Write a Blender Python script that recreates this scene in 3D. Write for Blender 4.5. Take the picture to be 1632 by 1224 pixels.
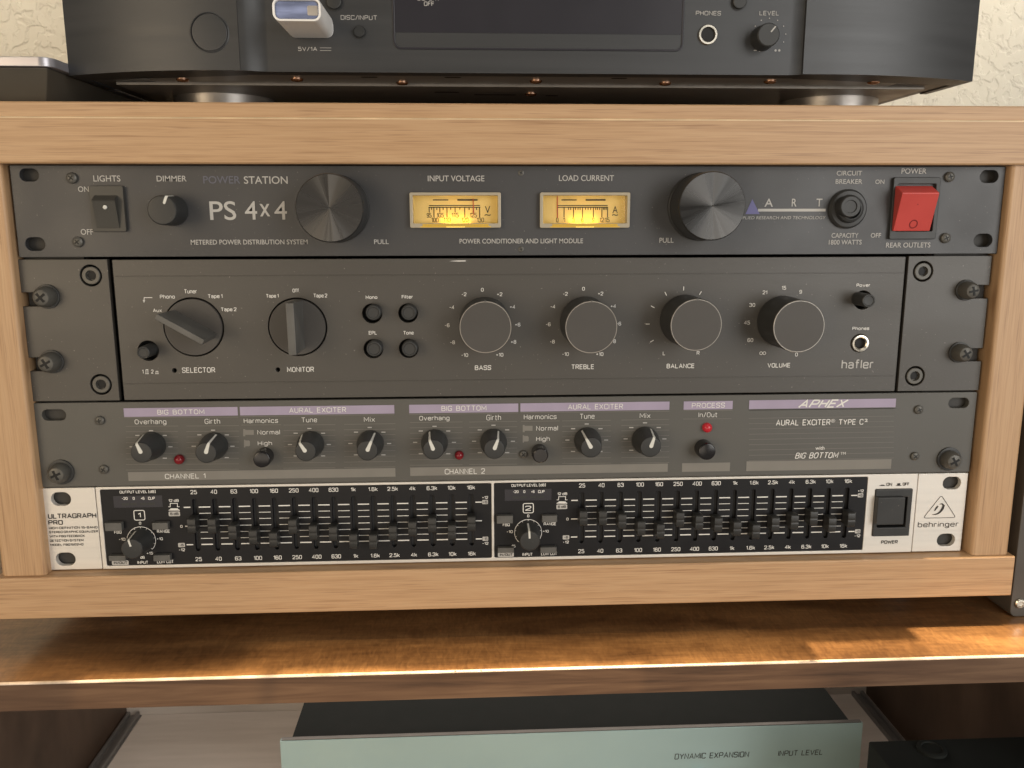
import bpy, bmesh, math, random
import numpy as np
from mathutils import Matrix, Vector
random.seed(4)
for o in list(bpy.data.objects): bpy.data.objects.remove(o)
SC = bpy.context.scene
COL = SC.collection
MM = 0.001
R = math.radians

# ------------------------------------------------------------------ camera
CAM = np.array([-24.35, -422.87, 176.21])          # mm; x right, y into the rack, z up; z=0 bottom of the lowest rack unit
EUL = (1.38257, 0.00184, -0.04968)
FPX = 1350.0                                        # focal length in pixels of a 1632 px wide picture
cam_data = bpy.data.cameras.new('camera'); cam = bpy.data.objects.new('camera', cam_data); COL.objects.link(cam)
cam.location = [c*MM for c in CAM]; cam.rotation_euler = EUL
cam_data.sensor_width = 36; cam_data.lens = FPX/1632*36; cam_data.clip_start = .01; cam_data.clip_end = 30
cam_data.dof.use_dof = True; cam_data.dof.focus_distance = .44; cam_data.dof.aperture_fstop = 45
SC.camera = cam
_a, _b, _c = EUL
ROT = np.array((Matrix.Rotation(_c, 3, 'Z') @ Matrix.Rotation(_b, 3, 'Y') @ Matrix.Rotation(_a, 3, 'X')))

# ------------------------------------------------------------------ world, lamps, exposure
W = bpy.data.worlds.new('World'); SC.world = W; W.use_nodes = True
bg = W.node_tree.nodes['Background']; bg.inputs[0].default_value = (1.0, .92, .82, 1); bg.inputs[1].default_value = .16
SC.view_settings.view_transform = 'Standard'; SC.view_settings.look = 'None'
SC.view_settings.exposure = 0; SC.view_settings.gamma = 1; SC.view_settings.use_curve_mapping = False

def lamp(name, kind, loc, target, energy, color, **kw):
    d = bpy.data.lights.new(name, kind); o = bpy.data.objects.new(name, d); COL.objects.link(o)
    o.location = loc; v = Vector(target)-Vector(loc); o.rotation_euler = v.to_track_quat('-Z', 'Y').to_euler()
    d.energy = energy; d.color = color
    for k, val in kw.items(): setattr(d, k, val)
    return o
lamp('window_light', 'AREA', (1.08, -1.35, .38), (.12, 0, .1), 17.5, (1, .975, .93), shape='RECTANGLE', size=1.0, size_y=1.2)
lamp('room_light', 'AREA', (-1.1, -1.25, .35), (-.15, 0, .1), 9.5, (1, .79, .54), shape='RECTANGLE', size=.8, size_y=.9)
lamp('ceiling_light', 'AREA', (.1, -.75, 1.7), (0, -.1, 0), 3.4, (1, .90, .74), shape='RECTANGLE', size=1.2, size_y=.7)
lamp('floor_bounce', 'AREA', (-.3, -1.5, -.2), (-.1, .2, -.25), 4.2, (1, .86, .7), shape='RECTANGLE', size=1.4, size_y=.5)  # added low fill lamp, in place of light bounced off the floor
lamp('wall_fill', 'AREA', (.52, .24, .55), (.30, .37, .26), .42, (1, .92, .78), shape='DISK', size=.12)  # added lamp to brighten the stucco, no fitting hangs there
lamp('wall_fill', 'AREA', (-.52, .24, .6), (-.30, .37, .3), .6, (1, .88, .68), shape='DISK', size=.12)  # likewise an added fill, for the left part of the wall
SUNC = (1, .76, .45)
def sun_patch(x0, x1, y0, y1, energy, soft=.02, h=1.25, lean=(.16, -.17), skew=0.0):
    """a sunbeam patch or an added soft glow on the shelf: a lamp masked to a rectangle, coming from almost straight above"""
    c = Vector(((x0+x1)/2000, (y0+y1)/2000, -.04)); src = c+Vector((lean[0], lean[1], h)); d = (c-src).normalized()
    hx, hy = (x1-x0)/2000/(src-c).length, (y1-y0)/2000/(src-c).length
    o = lamp('sunbeam', 'SPOT', src, c, energy, SUNC, spot_size=2.4*math.atan(math.hypot(hx, hy)), spot_blend=.02, shadow_soft_size=.002)
    zc = -d; xc = Vector((1, 0, 0)); xc = (xc-zc*xc.dot(zc)).normalized(); yc = zc.cross(xc)
    o.rotation_euler = Matrix((xc, yc, zc)).transposed().to_euler()
    o.data.use_nodes = True; nt = o.data.node_tree; N, L = nt.nodes, nt.links; em = N['Emission']
    g = N.new('ShaderNodeTexCoord'); sp = N.new('ShaderNodeSeparateXYZ'); L.new(g.outputs['Normal'], sp.inputs[0])
    def m(op, a, b=None):
        n = N.new('ShaderNodeMath'); n.operation = op
        for k, v in enumerate((a, b)):
            if v is None: continue
            if isinstance(v, (int, float)): n.inputs[k].default_value = v
            else: L.new(v, n.inputs[k])
        return n.outputs[0]
    az = m('ABSOLUTE', sp.outputs['Z']); tot = None
    yy = m('DIVIDE', sp.outputs['Y'], az); xx = m('DIVIDE', sp.outputs['X'], az)
    for q, hh in ((m('ADD', xx, m('MULTIPLY', yy, skew)), hx), (yy, hy)):
        r = N.new('ShaderNodeMapRange'); r.interpolation_type = 'SMOOTHSTEP'; L.new(m('ABSOLUTE', q), r.inputs['Value'])
        e = soft*.06
        r.inputs['From Min'].default_value = max(hh-e, 0); r.inputs['From Max'].default_value = hh+e; r.inputs['To Min'].default_value = 1; r.inputs['To Max'].default_value = 0
        tot = r.outputs[0] if tot is None else m('MULTIPLY', tot, r.outputs[0])
    L.new(tot, em.inputs['Strength']); return o
sun_patch(211, 277, -75, -7.55, 260, .02, lean=(.16, 0))
sun_patch(150, 211.5, -75, -21, 200, .03, lean=(.16, 0))
sun_patch(-118, 60, -75, -35, 190, .05)
sun_patch(60, 150, -75, -34, 110, .12)
sun_patch(-150, 170, -75, -26, 60, .2)  # wide soft lamp, added glow near the shelf edge
sun_patch(-215, -128, -75, -34.5, 130, .06)
sun_patch(-330, -205, -75, -22, 70, .2)
sun_patch(-128, 330, -75, -9, 48, .14)  # weak wide lamp added to brighten most of the shelf top
sun_patch(-205, -128, -75, -27, 60, .15)
lamp('cabinet_fill', 'AREA', (-.02, .24, -.07), (-.02, .25, -.3), .5, (1, .9, .8), shape='RECTANGLE', size=.6, size_y=.12)  # unseen lamp added under the shelf to brighten the lower board
lamp('underside_fill', 'AREA', (.50, .17, .34), (.12, .15, .23), .2, (1, .82, .58), shape='DISK', size=.1)  # added lamp, stands in for sunlight bounced under the disc player

# ------------------------------------------------------------------ measuring helpers: photo pixel -> millimetres on a real plane
def _ray(u, v): return ROT @ np.array([(u-816)/FPX, -(v-612)/FPX, -1.0])
def atY(u, v, Y=0.0):
    d = _ray(u, v); t = (Y-CAM[1])/d[1]; p = CAM+t*d; return float(p[0]), float(p[2])
def atZ(u, v, Z):
    d = _ray(u, v); t = (Z-CAM[2])/d[2]; p = CAM+t*d; return float(p[0]), float(p[1])
def fr(x0, y0, s): return lambda x, y: (x0+x/s, y0+y/s)
F = fr(0, 0, 1)
K1, K2, K3, K4, K5 = fr(0,250,3.886), fr(300,250,4.533), fr(600,260,3.548), fr(1030,250,5.1), fr(1280,250,4.636)
H1, H2, H3, H4, H5 = fr(0,400,3.886), fr(400,400,5.1), fr(680,400,4.533), fr(1000,400,4.8), fr(1300,400,4.916)
A1, A2, A3, A4, A5, A6 = fr(40,630,4.533), fr(360,630,5.44), fr(640,630,4.533), fr(800,630,5.44), fr(1070,620,6.277), fr(1300,620,4.916)
B1, B2, B3, B4, B5, B6 = fr(60,755,6.8), fr(260,755,5.829), fr(520,755,5.829), fr(780,750,5.1), fr(1080,750,5.1), fr(1340,740,5.59)
C1, C2, C3 = fr(0,0,3), fr(544,0,3), fr(1088,0,3)
def pt(f, x, y, Y=0.0): return atY(*f(x, y), Y)
def rect(f, x0, y0, x1, y1, Y=0.0):
    xm, ym = (x0+x1)/2, (y0+y1)/2
    return pt(f,x0,ym,Y)[0], pt(f,x1,ym,Y)[0], pt(f,xm,y1,Y)[1], pt(f,xm,y0,Y)[1]      # x0,x1,z0,z1
def rad(f, x, y, r, Y=0.0): return (pt(f,x+r,y,Y)[0]-pt(f,x-r,y,Y)[0])/2

# ------------------------------------------------------------------ mesh helpers
def obj(name, bm, mat, parent=None, origin=None, ang=32, smooth=True):
    if isinstance(bm, bpy.types.Mesh):
        me = bm
        co = np.empty(len(me.vertices)*3, 'f'); me.vertices.foreach_get('co', co); co = co.reshape(-1, 3)
    else:
        bmesh.ops.recalc_face_normals(bm, faces=bm.faces) if smooth else None
        me = bpy.data.meshes.new(name); bm.to_mesh(me); bm.free()
        co = np.empty(len(me.vertices)*3, 'f'); me.vertices.foreach_get('co', co); co = co.reshape(-1, 3)
    if origin is None: origin = (co.min(0)+co.max(0))/2
    origin = np.array(origin, 'f')
    me.vertices.foreach_set('co', (((co-origin)*MM).ravel()).astype('f'))
    if smooth:
        me.polygons.foreach_set('use_smooth', [True]*len(me.polygons)); me.set_sharp_from_angle(angle=R(ang))
    me.name = name; me.materials.clear(); me.materials.append(mat); me.update()
    o = bpy.data.objects.new(name, me); COL.objects.link(o)
    if smooth:
        wn = o.modifiers.new('weighted_normal', 'WEIGHTED_NORMAL'); wn.keep_sharp = True; wn.weight = 60
    o.location = Vector([float(c) for c in origin])*MM
    WP[o.name] = origin.astype(float)
    if parent is not None:
        o.parent = parent; o.location = Vector([float(c) for c in (origin-WP[parent.name])])*MM
    return o
WP = {}
def thing(name, label, cat, loc):
    o = bpy.data.objects.new(name, None); COL.objects.link(o); o.empty_display_size = .02
    o.location = [c*MM for c in loc]; WP[o.name] = np.array(loc, float)
    o['label'] = label; o['category'] = cat
    return o
def B(): return bmesh.new()
def _bev(bm, faces, w, seg=2):
    es = list({e for f in faces for e in f.edges})
    if w > 0: bmesh.ops.bevel(bm, geom=es, offset=w, segments=seg, profile=.5, affect='EDGES', clamp_overlap=True)
def box(bm, x0, x1, y0, y1, z0, z1, bev=0.0, seg=2):
    tmp = bmesh.new()
    vs = [tmp.verts.new((x, y, z)) for x in (x0, x1) for y in (y0, y1) for z in (z0, z1)]
    for q in ((0,1,3,2),(4,6,7,5),(0,4,5,1),(2,3,7,6),(0,2,6,4),(1,5,7,3)): tmp.faces.new([vs[i] for i in q])
    bmesh.ops.recalc_face_normals(tmp, faces=tmp.faces)
    _bev(tmp, tmp.faces, bev, seg); merge(bm, tmp)
def merge(bm, tmp):
    me = bpy.data.meshes.new('t'); tmp.to_mesh(me); tmp.free(); bm.from_mesh(me); bpy.data.meshes.remove(me)
def sweep(bm, pts, a, b, axis, bev=0.0, seg=2):
    """closed 2-D outline swept along one axis. axis 'y': pts are (x,z); 'x': (y,z); 'z': (x,y)"""
    f = {'y': lambda p, t: (p[0], t, p[1]), 'x': lambda p, t: (t, p[0], p[1]), 'z': lambda p, t: (p[0], p[1], t)}[axis]
    tmp = bmesh.new()
    v0 = [tmp.verts.new(f(p, a)) for p in pts]; v1 = [tmp.verts.new(f(p, b)) for p in pts]
    n = len(pts); tmp.faces.new(v0); tmp.faces.new(v1[::-1])
    for i in range(n): tmp.faces.new((v0[i], v1[i], v1[(i+1) % n], v0[(i+1) % n]))
    bmesh.ops.recalc_face_normals(tmp, faces=tmp.faces)
    if bev:
        es = [e for e in tmp.edges if (len(e.link_faces) == 2 and e.calc_face_angle(0) > .6)]
        bmesh.ops.bevel(tmp, geom=es, offset=bev, segments=seg, profile=.5, affect='EDGES', clamp_overlap=True)
    merge(bm, tmp)
def lathe(bm, cx, cz, prof, n=48):
    rings = []
    for r, y in prof:
        if r <= 1e-6: rings.append([bm.verts.new((cx, y, cz))])
        else: rings.append([bm.verts.new((cx+r*math.cos(2*math.pi*i/n), y, cz+r*math.sin(2*math.pi*i/n))) for i in range(n)])
    for a, b in zip(rings, rings[1:]):
        for i in range(n):
            j = (i+1) % n
            if len(a) == 1 and len(b) == 1: continue
            if len(a) == 1: bm.faces.new((a[0], b[j], b[i]))
            elif len(b) == 1: bm.faces.new((a[i], a[j], b[0]))
            else: bm.faces.new((a[i], a[j], b[j], b[i]))
def latheZ(bm, cx, cy, prof, n=48):
    t = bmesh.new(); lathe(t, 0, 0, [(r, z) for r, z in prof], n)
    for v in t.verts: v.co = Vector((cx+v.co.x, cy+v.co.z, v.co.y))
    merge(bm, t)
def quad(bm, p): bm.faces.new([bm.verts.new(q) for q in p])
def frect(bm, x0, x1, z0, z1, y): quad(bm, ((x0,y,z0),(x1,y,z0),(x1,y,z1),(x0,y,z1)))
def fline(bm, pts, w, y, closed=False):
    """a flat printed line of width w through (x,z) points on the plane y"""
    P = [Vector(p) for p in pts]; n = len(P); L = []; Rr = []
    for i in range(n):
        a = P[i-1] if (i > 0 or closed) else P[i]; b = P[(i+1) % n] if (i < n-1 or closed) else P[i]
        d1 = (P[i]-a).normalized() if (P[i]-a).length > 1e-9 else None; d2 = (b-P[i]).normalized() if (b-P[i]).length > 1e-9 else None
        d = ((d1 or d2)+(d2 or d1)).normalized(); nn = Vector((-d.y, d.x)); k = 1.0
        if d1 is not None and d2 is not None: k = 1/max(.5, (d1+d2).length/2)
        L.append(P[i]+nn*w/2*k); Rr.append(P[i]-nn*w/2*k)
    va = [bm.verts.new((p.x, y, p.y)) for p in L]; vb = [bm.verts.new((p.x, y, p.y)) for p in Rr]
    for i in range(n if closed else n-1):
        j = (i+1) % n; bm.faces.new((vb[i], vb[j], va[j], va[i]))
def arc(cx, cz, r, a0, a1, n=32): return [(cx+r*math.cos(R(a0+(a1-a0)*i/n)), cz+r*math.sin(R(a0+(a1-a0)*i/n))) for i in range(n+1)]
def rrect(x0, x1, z0, z1, r, n=6):
    r = min(r, (x1-x0)/2-1e-3, (z1-z0)/2-1e-3); P = []
    for cx, cz, a in ((x1-r, z1-r, 0), (x0+r, z1-r, 90), (x0+r, z0+r, 180), (x1-r, z0+r, 270)): P += arc(cx, cz, r, a, a+90, n)
    return P
def circ(cx, cz, r, n=40): return [(cx+r*math.cos(2*math.pi*i/n), cz+r*math.sin(2*math.pi*i/n)) for i in range(n)]
def plate(outer, holes, yf, th, bev=.25):
    """sheet with real holes: outline and holes in (x,z), front face on y = yf"""
    cu = bpy.data.curves.new('p', 'CURVE'); cu.dimensions = '2D'; cu.fill_mode = 'BOTH'
    cu.extrude = th/2-bev; cu.bevel_depth = bev; cu.bevel_resolution = 1; cu.offset = -bev
    for P in [outer]+holes:
        s = cu.splines.new('POLY'); s.points.add(len(P)-1); s.use_cyclic_u = True
        for q, p in zip(s.points, P): q.co = (p[0], p[1], 0, 1)
    me = _curve_mesh(cu)
    co = np.empty(len(me.vertices)*3, 'f'); me.vertices.foreach_get('co', co); co = co.reshape(-1, 3)
    new = np.stack([co[:,0], yf+th/2-co[:,2], co[:,1]], 1); me.vertices.foreach_set('co', new.ravel().astype('f'))
    me.update(); return me
def _curve_mesh(cu):
    o = bpy.data.objects.new('tmp', cu); COL.objects.link(o); dg = bpy.context.evaluated_depsgraph_get(); dg.update()
    me = bpy.data.meshes.new_from_object(o.evaluated_get(dg)); bpy.data.objects.remove(o); bpy.data.curves.remove(cu); return me
_tc = {}
def glyphs(s, bold=0.0, shear=0.0, outline=0.0):
    k = (s, bold, shear, outline)
    if k not in _tc:
        cu = bpy.data.curves.new('t', 'FONT'); cu.body = s; cu.offset = bold; cu.shear = shear; cu.resolution_u = 4; cu.size = 1
        if outline: cu.fill_mode = 'NONE'; cu.bevel_depth = outline; cu.bevel_resolution = 0
        me = _curve_mesh(cu)
        co = np.array([v.co[:] for v in me.vertices]).reshape(-1, 3); fs = [tuple(p.vertices) for p in me.polygons]
        bpy.data.meshes.remove(me)
        lo, hi = co[:, :2].min(0), co[:, :2].max(0); _tc[k] = ((co[:, :2]-lo)/np.maximum(hi-lo, 1e-6), fs)
    return _tc[k]
def text(bm, s, x0, x1, z0, z1, y, bold=0.0, shear=0.0, outline=0.0):
    co, fs = glyphs(s, bold, shear, outline)
    vs = [bm.verts.new((x0+c[0]*(x1-x0), y, z0+c[1]*(z1-z0))) for c in co]
    for f in fs:
        try: bm.faces.new([vs[i] for i in f])
        except ValueError: pass
def T(bm, s, f, x0, y0, x1, y1, y=-.2, bold=.012, dx=0, **kw):
    a, b, c, d = rect(f, x0, y0, x1, y1, y); text(bm, s, a+dx, b+dx, c, d, y, bold, **kw)
def TC(bm, s, f, xc, yc, h, y=-.2, bold=.012, asp=None, dx=0, **kw):
    """text centred on a pixel with natural width (asp = width/height per character)"""
    x, z = pt(f, xc, yc, y); H = pt(f, xc, yc-h/2, y)[1]-pt(f, xc, yc+h/2, y)[1]
    w = H*sum({'1': .45, ' ': .5, '.': .3, '-': .55, '+': .7, '/': .5, 'I': .3, 'i': .3, 'l': .3}.get(c, asp or .78) for c in s)
    text(bm, s, x-w/2+dx, x+w/2+dx, z-H/2, z+H/2, y, bold, **kw)

# single-stroke lettering (engraved / squared print); s sharp, r rounded corners, c rounded and closed; capital height 10
_G = {
'A':(7,'s0,0 3.5,10 7,0|s1.2,3.2 5.8,3.2'),'B':(6,'s0,0 0,10|r0,10 5.5,10 5.5,5.3 0,5.3|r0,5.3 6,5.3 6,0 0,0'),'C':(6,'r6,7.6 6,10 0,10 0,0 6,0 6,2.4'),
'D':(6.2,'s0,0 0,10|r0,10 6.2,10 6.2,0 0,0'),'E':(5.4,'s5.4,10 0,10 0,0 5.4,0|s0,5.2 5,5.2'),'F':(5.2,'s5.2,10 0,10 0,0|s0,5.2 4.8,5.2'),'G':(6.2,'r6.2,7.8 6.2,10 0,10 0,0 6.2,0 6.2,4.6|s6.3,4.6 3.4,4.6'),
'H':(6,'s0,0 0,10|s6,0 6,10|s0,5.2 6,5.2'),'I':(0,'s0,0 0,10'),'J':(5,'r5,10 5,0 0,0 0,2.5'),'K':(6.2,'s0,0 0,10|s6,10 0,4|s2,5.8 6.2,0'),'L':(5.2,'s0,10 0,0 5.2,0'),
'M':(7.6,'s0,0 0,10 3.8,2.5 7.6,10 7.6,0'),'N':(6.2,'s0,0 0,10 6.2,0 6.2,10'),'O':(6.4,'c0,0 0,10 6.4,10 6.4,0'),'P':(6,'s0,0 0,10|r0,10 6,10 6,4.6 0,4.6'),'Q':(6.4,'c0,0 0,10 6.4,10 6.4,0|s4,2.4 6.8,-.8'),
'R':(6.2,'s0,0 0,10|r0,10 6,10 6,4.8 0,4.8|s3.2,4.8 6.2,0'),'S':(5.8,'r5.8,7.8 5.8,10 0,10 0,5.2 5.8,5 5.8,0 0,0 0,2.2'),'T':(6.4,'s0,10 6.4,10|s3.2,10 3.2,0'),'U':(6,'r0,10 0,0 6,0 6,10'),
'V':(6.6,'s0,10 3.3,0 6.6,10'),'W':(9.6,'s0,10 2.4,0 4.8,9 7.2,0 9.6,10'),'X':(6.4,'s0,0 6.4,10|s0,10 6.4,0'),'Y':(6.4,'s0,10 3.2,4.8 6.4,10|s3.2,4.8 3.2,0'),'Z':(6,'s0,10 6,10 0,0 6,0'),
'0':(5.6,'c0,0 0,10 5.6,10 5.6,0'),'1':(2.4,'s0,7.6 2.4,10 2.4,0'),'2':(5.6,'r0,7.6 0,10 5.6,10 5.6,5.8 0,.9|s0,1.2 0,0 5.6,0'),'3':(5.6,'r0,7.8 0,10 5.4,10 5.4,5.2 2,5.2|r2,5.2 5.6,5.2 5.6,0 0,0 0,2.2'),
'4':(6,'s4.4,0 4.4,10 0,3 6,3'),'5':(5.6,'s5.4,10 .4,10 .2,5.9|r.2,5.9 5.6,5.9 5.6,0 0,0 0,2'),'6':(5.6,'r5.2,8 5.2,10 0,10 0,3|c0,0 0,5.8 5.6,5.8 5.6,0'),'7':(5.6,'s0,10 5.6,10 1.8,0'),
'8':(5.6,'c.3,5.2 .3,10 5.3,10 5.3,5.2|c0,0 0,5.2 5.6,5.2 5.6,0'),'9':(5.6,'c0,4.2 0,10 5.6,10 5.6,4.2|r5.6,7 5.6,0 .4,0 .4,2'),
'a':(5,'r.4,5.6 .4,7.2 5,7.2 5,0|c0,0 0,4.1 5,4.1 5,0'),'b':(5.2,'s0,0 0,10.5|c0,0 0,7.2 5.2,7.2 5.2,0'),'c':(5,'r5,5.4 5,7.2 0,7.2 0,0 5,0 5,1.8'),'d':(5.2,'s5.2,0 5.2,10.5|c0,0 0,7.2 5.2,7.2 5.2,0'),
'e':(5.2,'s0,3.7 5.2,3.7|r5.2,3.5 5.2,7.2 0,7.2 0,0 5,0 5,1.7'),'f':(4,'r1.5,0 1.5,10.5 4,10.5|s0,7.2 3.8,7.2'),'g':(5.2,'c0,0 0,7.2 5.2,7.2 5.2,0|r5.2,7.2 5.2,-3 .3,-3 .3,-1.4'),'h':(5,'s0,0 0,10.5|r0,4 0,7.2 5,7.2 5,0'),
'i':(0,'s0,0 0,7.2|s0,9.3 0,10.6'),'k':(5,'s0,0 0,10.5|s4.8,7.2 0,2.8|s1.7,4.3 5,0'),'l':(0,'s0,0 0,10.5'),'m':(8,'s0,0 0,7.2|r0,4 0,7.2 4,7.2 4,0|r4,4 4,7.2 8,7.2 8,0'),'n':(5,'s0,0 0,7.2|r0,4 0,7.2 5,7.2 5,0'),
'o':(5.4,'c0,0 0,7.2 5.4,7.2 5.4,0'),'p':(5.2,'s0,-3 0,7.2|c0,0 0,7.2 5.2,7.2 5.2,0'),'r':(3.2,'s0,0 0,7.2|r0,3.5 0,7.2 3.2,7.2'),'s':(4.8,'r4.6,5.6 4.6,7.2 0,7.2 0,3.8 4.8,3.5 4.8,0 0,0 0,1.7'),'t':(3.6,'r1.4,9.6 1.4,0 3.6,0|s0,7.2 3.6,7.2'),
'u':(5,'r0,7.2 0,0 5,0 5,7.2|s5,0 5,3'),'v':(5.2,'s0,7.2 2.6,0 5.2,7.2'),'w':(7.2,'s0,7.2 1.8,0 3.6,6.6 5.4,0 7.2,7.2'),'x':(5,'s0,0 5,7.2|s0,7.2 5,0'),
'-':(3.2,'s0,4.6 3.2,4.6'),'+':(5,'s0,4.8 5,4.8|s2.5,2.3 2.5,7.3'),'.':(0.4,'s0,0 0,1.6|s.4,0 .4,1.6'),'/':(4,'s0,-.5 4,10.5'),'(':(2,'r2,11 0,11 0,-1 2,-1'),')':(2,'r0,11 2,11 2,-1 0,-1')}
def _round(P, r, closed, n=5):
    out = []; m = len(P)
    for i in range(m):
        if not closed and i in (0, m-1): out.append(P[i]); continue
        a, b, c = Vector(P[i-1]), Vector(P[i]), Vector(P[(i+1) % m]); q = min(r, (a-b).length*.499, (c-b).length*.499)
        p0 = b+(a-b).normalized()*q; p1 = b+(c-b).normalized()*q
        out += [tuple(p0*(1-t)**2+b*2*t*(1-t)+p1*t*t) for t in [k/n for k in range(n+1)]]
    return out
def strokes(s, rnd, gap=2.6):
    x = 0; L = []
    for ch in s:
        if ch == ' ': x += 3.0; continue
        w, d = _G[ch]
        for part in d.split('|'):
            P = [tuple(float(v) for v in q.split(',')) for q in part[1:].split(' ')]
            if part[0] != 's': P = _round(P, rnd, part[0] == 'c')
            L.append(([(x+p[0], p[1]) for p in P], part[0] == 'c'))
        x += w+gap
    return L
def stext(bm, s, x0, x1, z0, z1, y, w=.24, rnd=3.2, shear=0.0, natural=None):
    """stroke lettering fitted to a box; w is the stroke width in mm"""
    L = strokes(s, rnd)
    if shear: L = [([(p[0]+shear*p[1], p[1]) for p in P], c) for P, c in L]
    xs = [p[0] for P, _ in L for p in P]; zs = [p[1] for P, _ in L for p in P]; a, b, c, d = min(xs), max(xs), min(zs), max(zs)
    kx = (x1-x0-w)/max(b-a, 1e-6) if b-a > .1 else 0; kz = (z1-z0-w)/(d-c) if d-c > .1 else 0
    for i, (P, cl) in enumerate(L):
        Q = [(x0+w/2+(p[0]-a)*kx, z0+w/2+(p[1]-c)*kz) for p in P]
        if b-a <= .1: Q = [((x0+x1)/2, q[1]) for q in Q]
        if d-c <= .1: Q = [(q[0], (z0+z1)/2) for q in Q]
        fline(bm, Q, w, y-.004*(i % 7), cl)
def TS(bm, s, f, x0, y0, x1, y1, y=-.2, w=.24, rnd=3.2, dx=0, shear=0.0):
    a, b, c, d = rect(f, x0, y0, x1, y1, y); stext(bm, s, a+dx, b+dx, c, d, y, w, rnd, shear)
def TSC(bm, s, f, xc, yc, h, y=-.2, w=.24, rnd=3.2, asp=1.0):
    x, z = pt(f, xc, yc, y); H = pt(f, xc, yc-h/2, y)[1]-pt(f, xc, yc+h/2, y)[1]
    W_ = H*asp*(sum(3.0 if c == ' ' else _G[c][0]+2.6 for c in s)-2.6)/10+w
    zb = z-H/2
    if all(c in '-+' for c in s[:1]) and len(s) > 1: pass
    stext(bm, s, x-W_/2, x+W_/2, zb, zb+H, y, w, rnd)

# ------------------------------------------------------------------ materials
def mat(name, col, rough=.5, metal=0.0, var=.06, rv=.12, scale=60, bump=0.0, bscale=400, spec=.5, coat=0.0, emit=None, es=0, aniso=0, trans=0, alpha=1, ior=1.45, dust=0.0, stretch=(1,1,1)):
    m = bpy.data.materials.new(name); m.use_nodes = True; nt = m.node_tree; N = nt.nodes; L = nt.links
    p = N['Principled BSDF']; p.inputs['Base Color'].default_value = (*col, 1); p.inputs['Metallic'].default_value = metal
    p.inputs['Roughness'].default_value = rough; p.inputs['Specular IOR Level'].default_value = spec; p.inputs['Coat Weight'].default_value = coat
    p.inputs['IOR'].default_value = ior; p.inputs['Transmission Weight'].default_value = trans; p.inputs['Alpha'].default_value = alpha
    if emit: p.inputs['Emission Color'].default_value = (*emit, 1); p.inputs['Emission Strength'].default_value = es
    tc = N.new('ShaderNodeTexCoord'); mp = N.new('ShaderNodeMapping'); mp.inputs['Scale'].default_value = stretch; L.new(tc.outputs['Object'], mp.inputs[0])
    nz = N.new('ShaderNodeTexNoise'); nz.inputs['Scale'].default_value = scale; nz.inputs['Detail'].default_value = 5; L.new(mp.outputs[0], nz.inputs['Vector'])
    def mixf(a, b, src):
        r = N.new('ShaderNodeMapRange'); r.inputs['From Min'].default_value = .3; r.inputs['From Max'].default_value = .7
        r.inputs['To Min'].default_value = a; r.inputs['To Max'].default_value = b; L.new(src, r.inputs['Value']); return r.outputs[0]
    hs = N.new('ShaderNodeHueSaturation'); hs.inputs['Color'].default_value = (*col, 1); L.new(mixf(1-var, 1+var, nz.outputs['Fac']), hs.inputs['Value'])
    colout = hs.outputs[0]
    if dust:
        d = N.new('ShaderNodeTexNoise'); d.inputs['Scale'].default_value = 900; d.inputs['Detail'].default_value = 1; L.new(tc.outputs['Object'], d.inputs['Vector'])
        rr = N.new('ShaderNodeMapRange'); rr.inputs['From Min'].default_value = .76; rr.inputs['From Max'].default_value = .82; rr.inputs['To Max'].default_value = dust; L.new(d.outputs['Fac'], rr.inputs['Value'])
        mx = N.new('ShaderNodeMix'); mx.data_type = 'RGBA'; L.new(rr.outputs[0], mx.inputs['Factor']); L.new(colout, mx.inputs['A']); mx.inputs['B'].default_value = (.5, .46, .4, 1); colout = mx.outputs['Result']
    L.new(colout, p.inputs['Base Color'])
    L.new(mixf(max(.02, rough-rv*.5), min(1, rough+rv*.5), nz.outputs['Fac']), p.inputs['Roughness'])
    if bump:
        b = N.new('ShaderNodeTexNoise'); b.inputs['Scale'].default_value = bscale; b.inputs['Detail'].default_value = 3; L.new(mp.outputs[0], b.inputs['Vector'])
        bn = N.new('ShaderNodeBump'); bn.inputs['Strength'].default_value = bump; bn.inputs['Distance'].default_value = .0004; L.new(b.outputs['Fac'], bn.inputs['Height']); L.new(bn.outputs[0], p.inputs['Normal'])
    if aniso:
        tg = N.new('ShaderNodeTangent'); tg.direction_type = 'RADIAL'; tg.axis = 'Y'; L.new(tg.outputs[0], p.inputs['Tangent']); p.inputs['Anisotropic'].default_value = aniso
    return m
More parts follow.
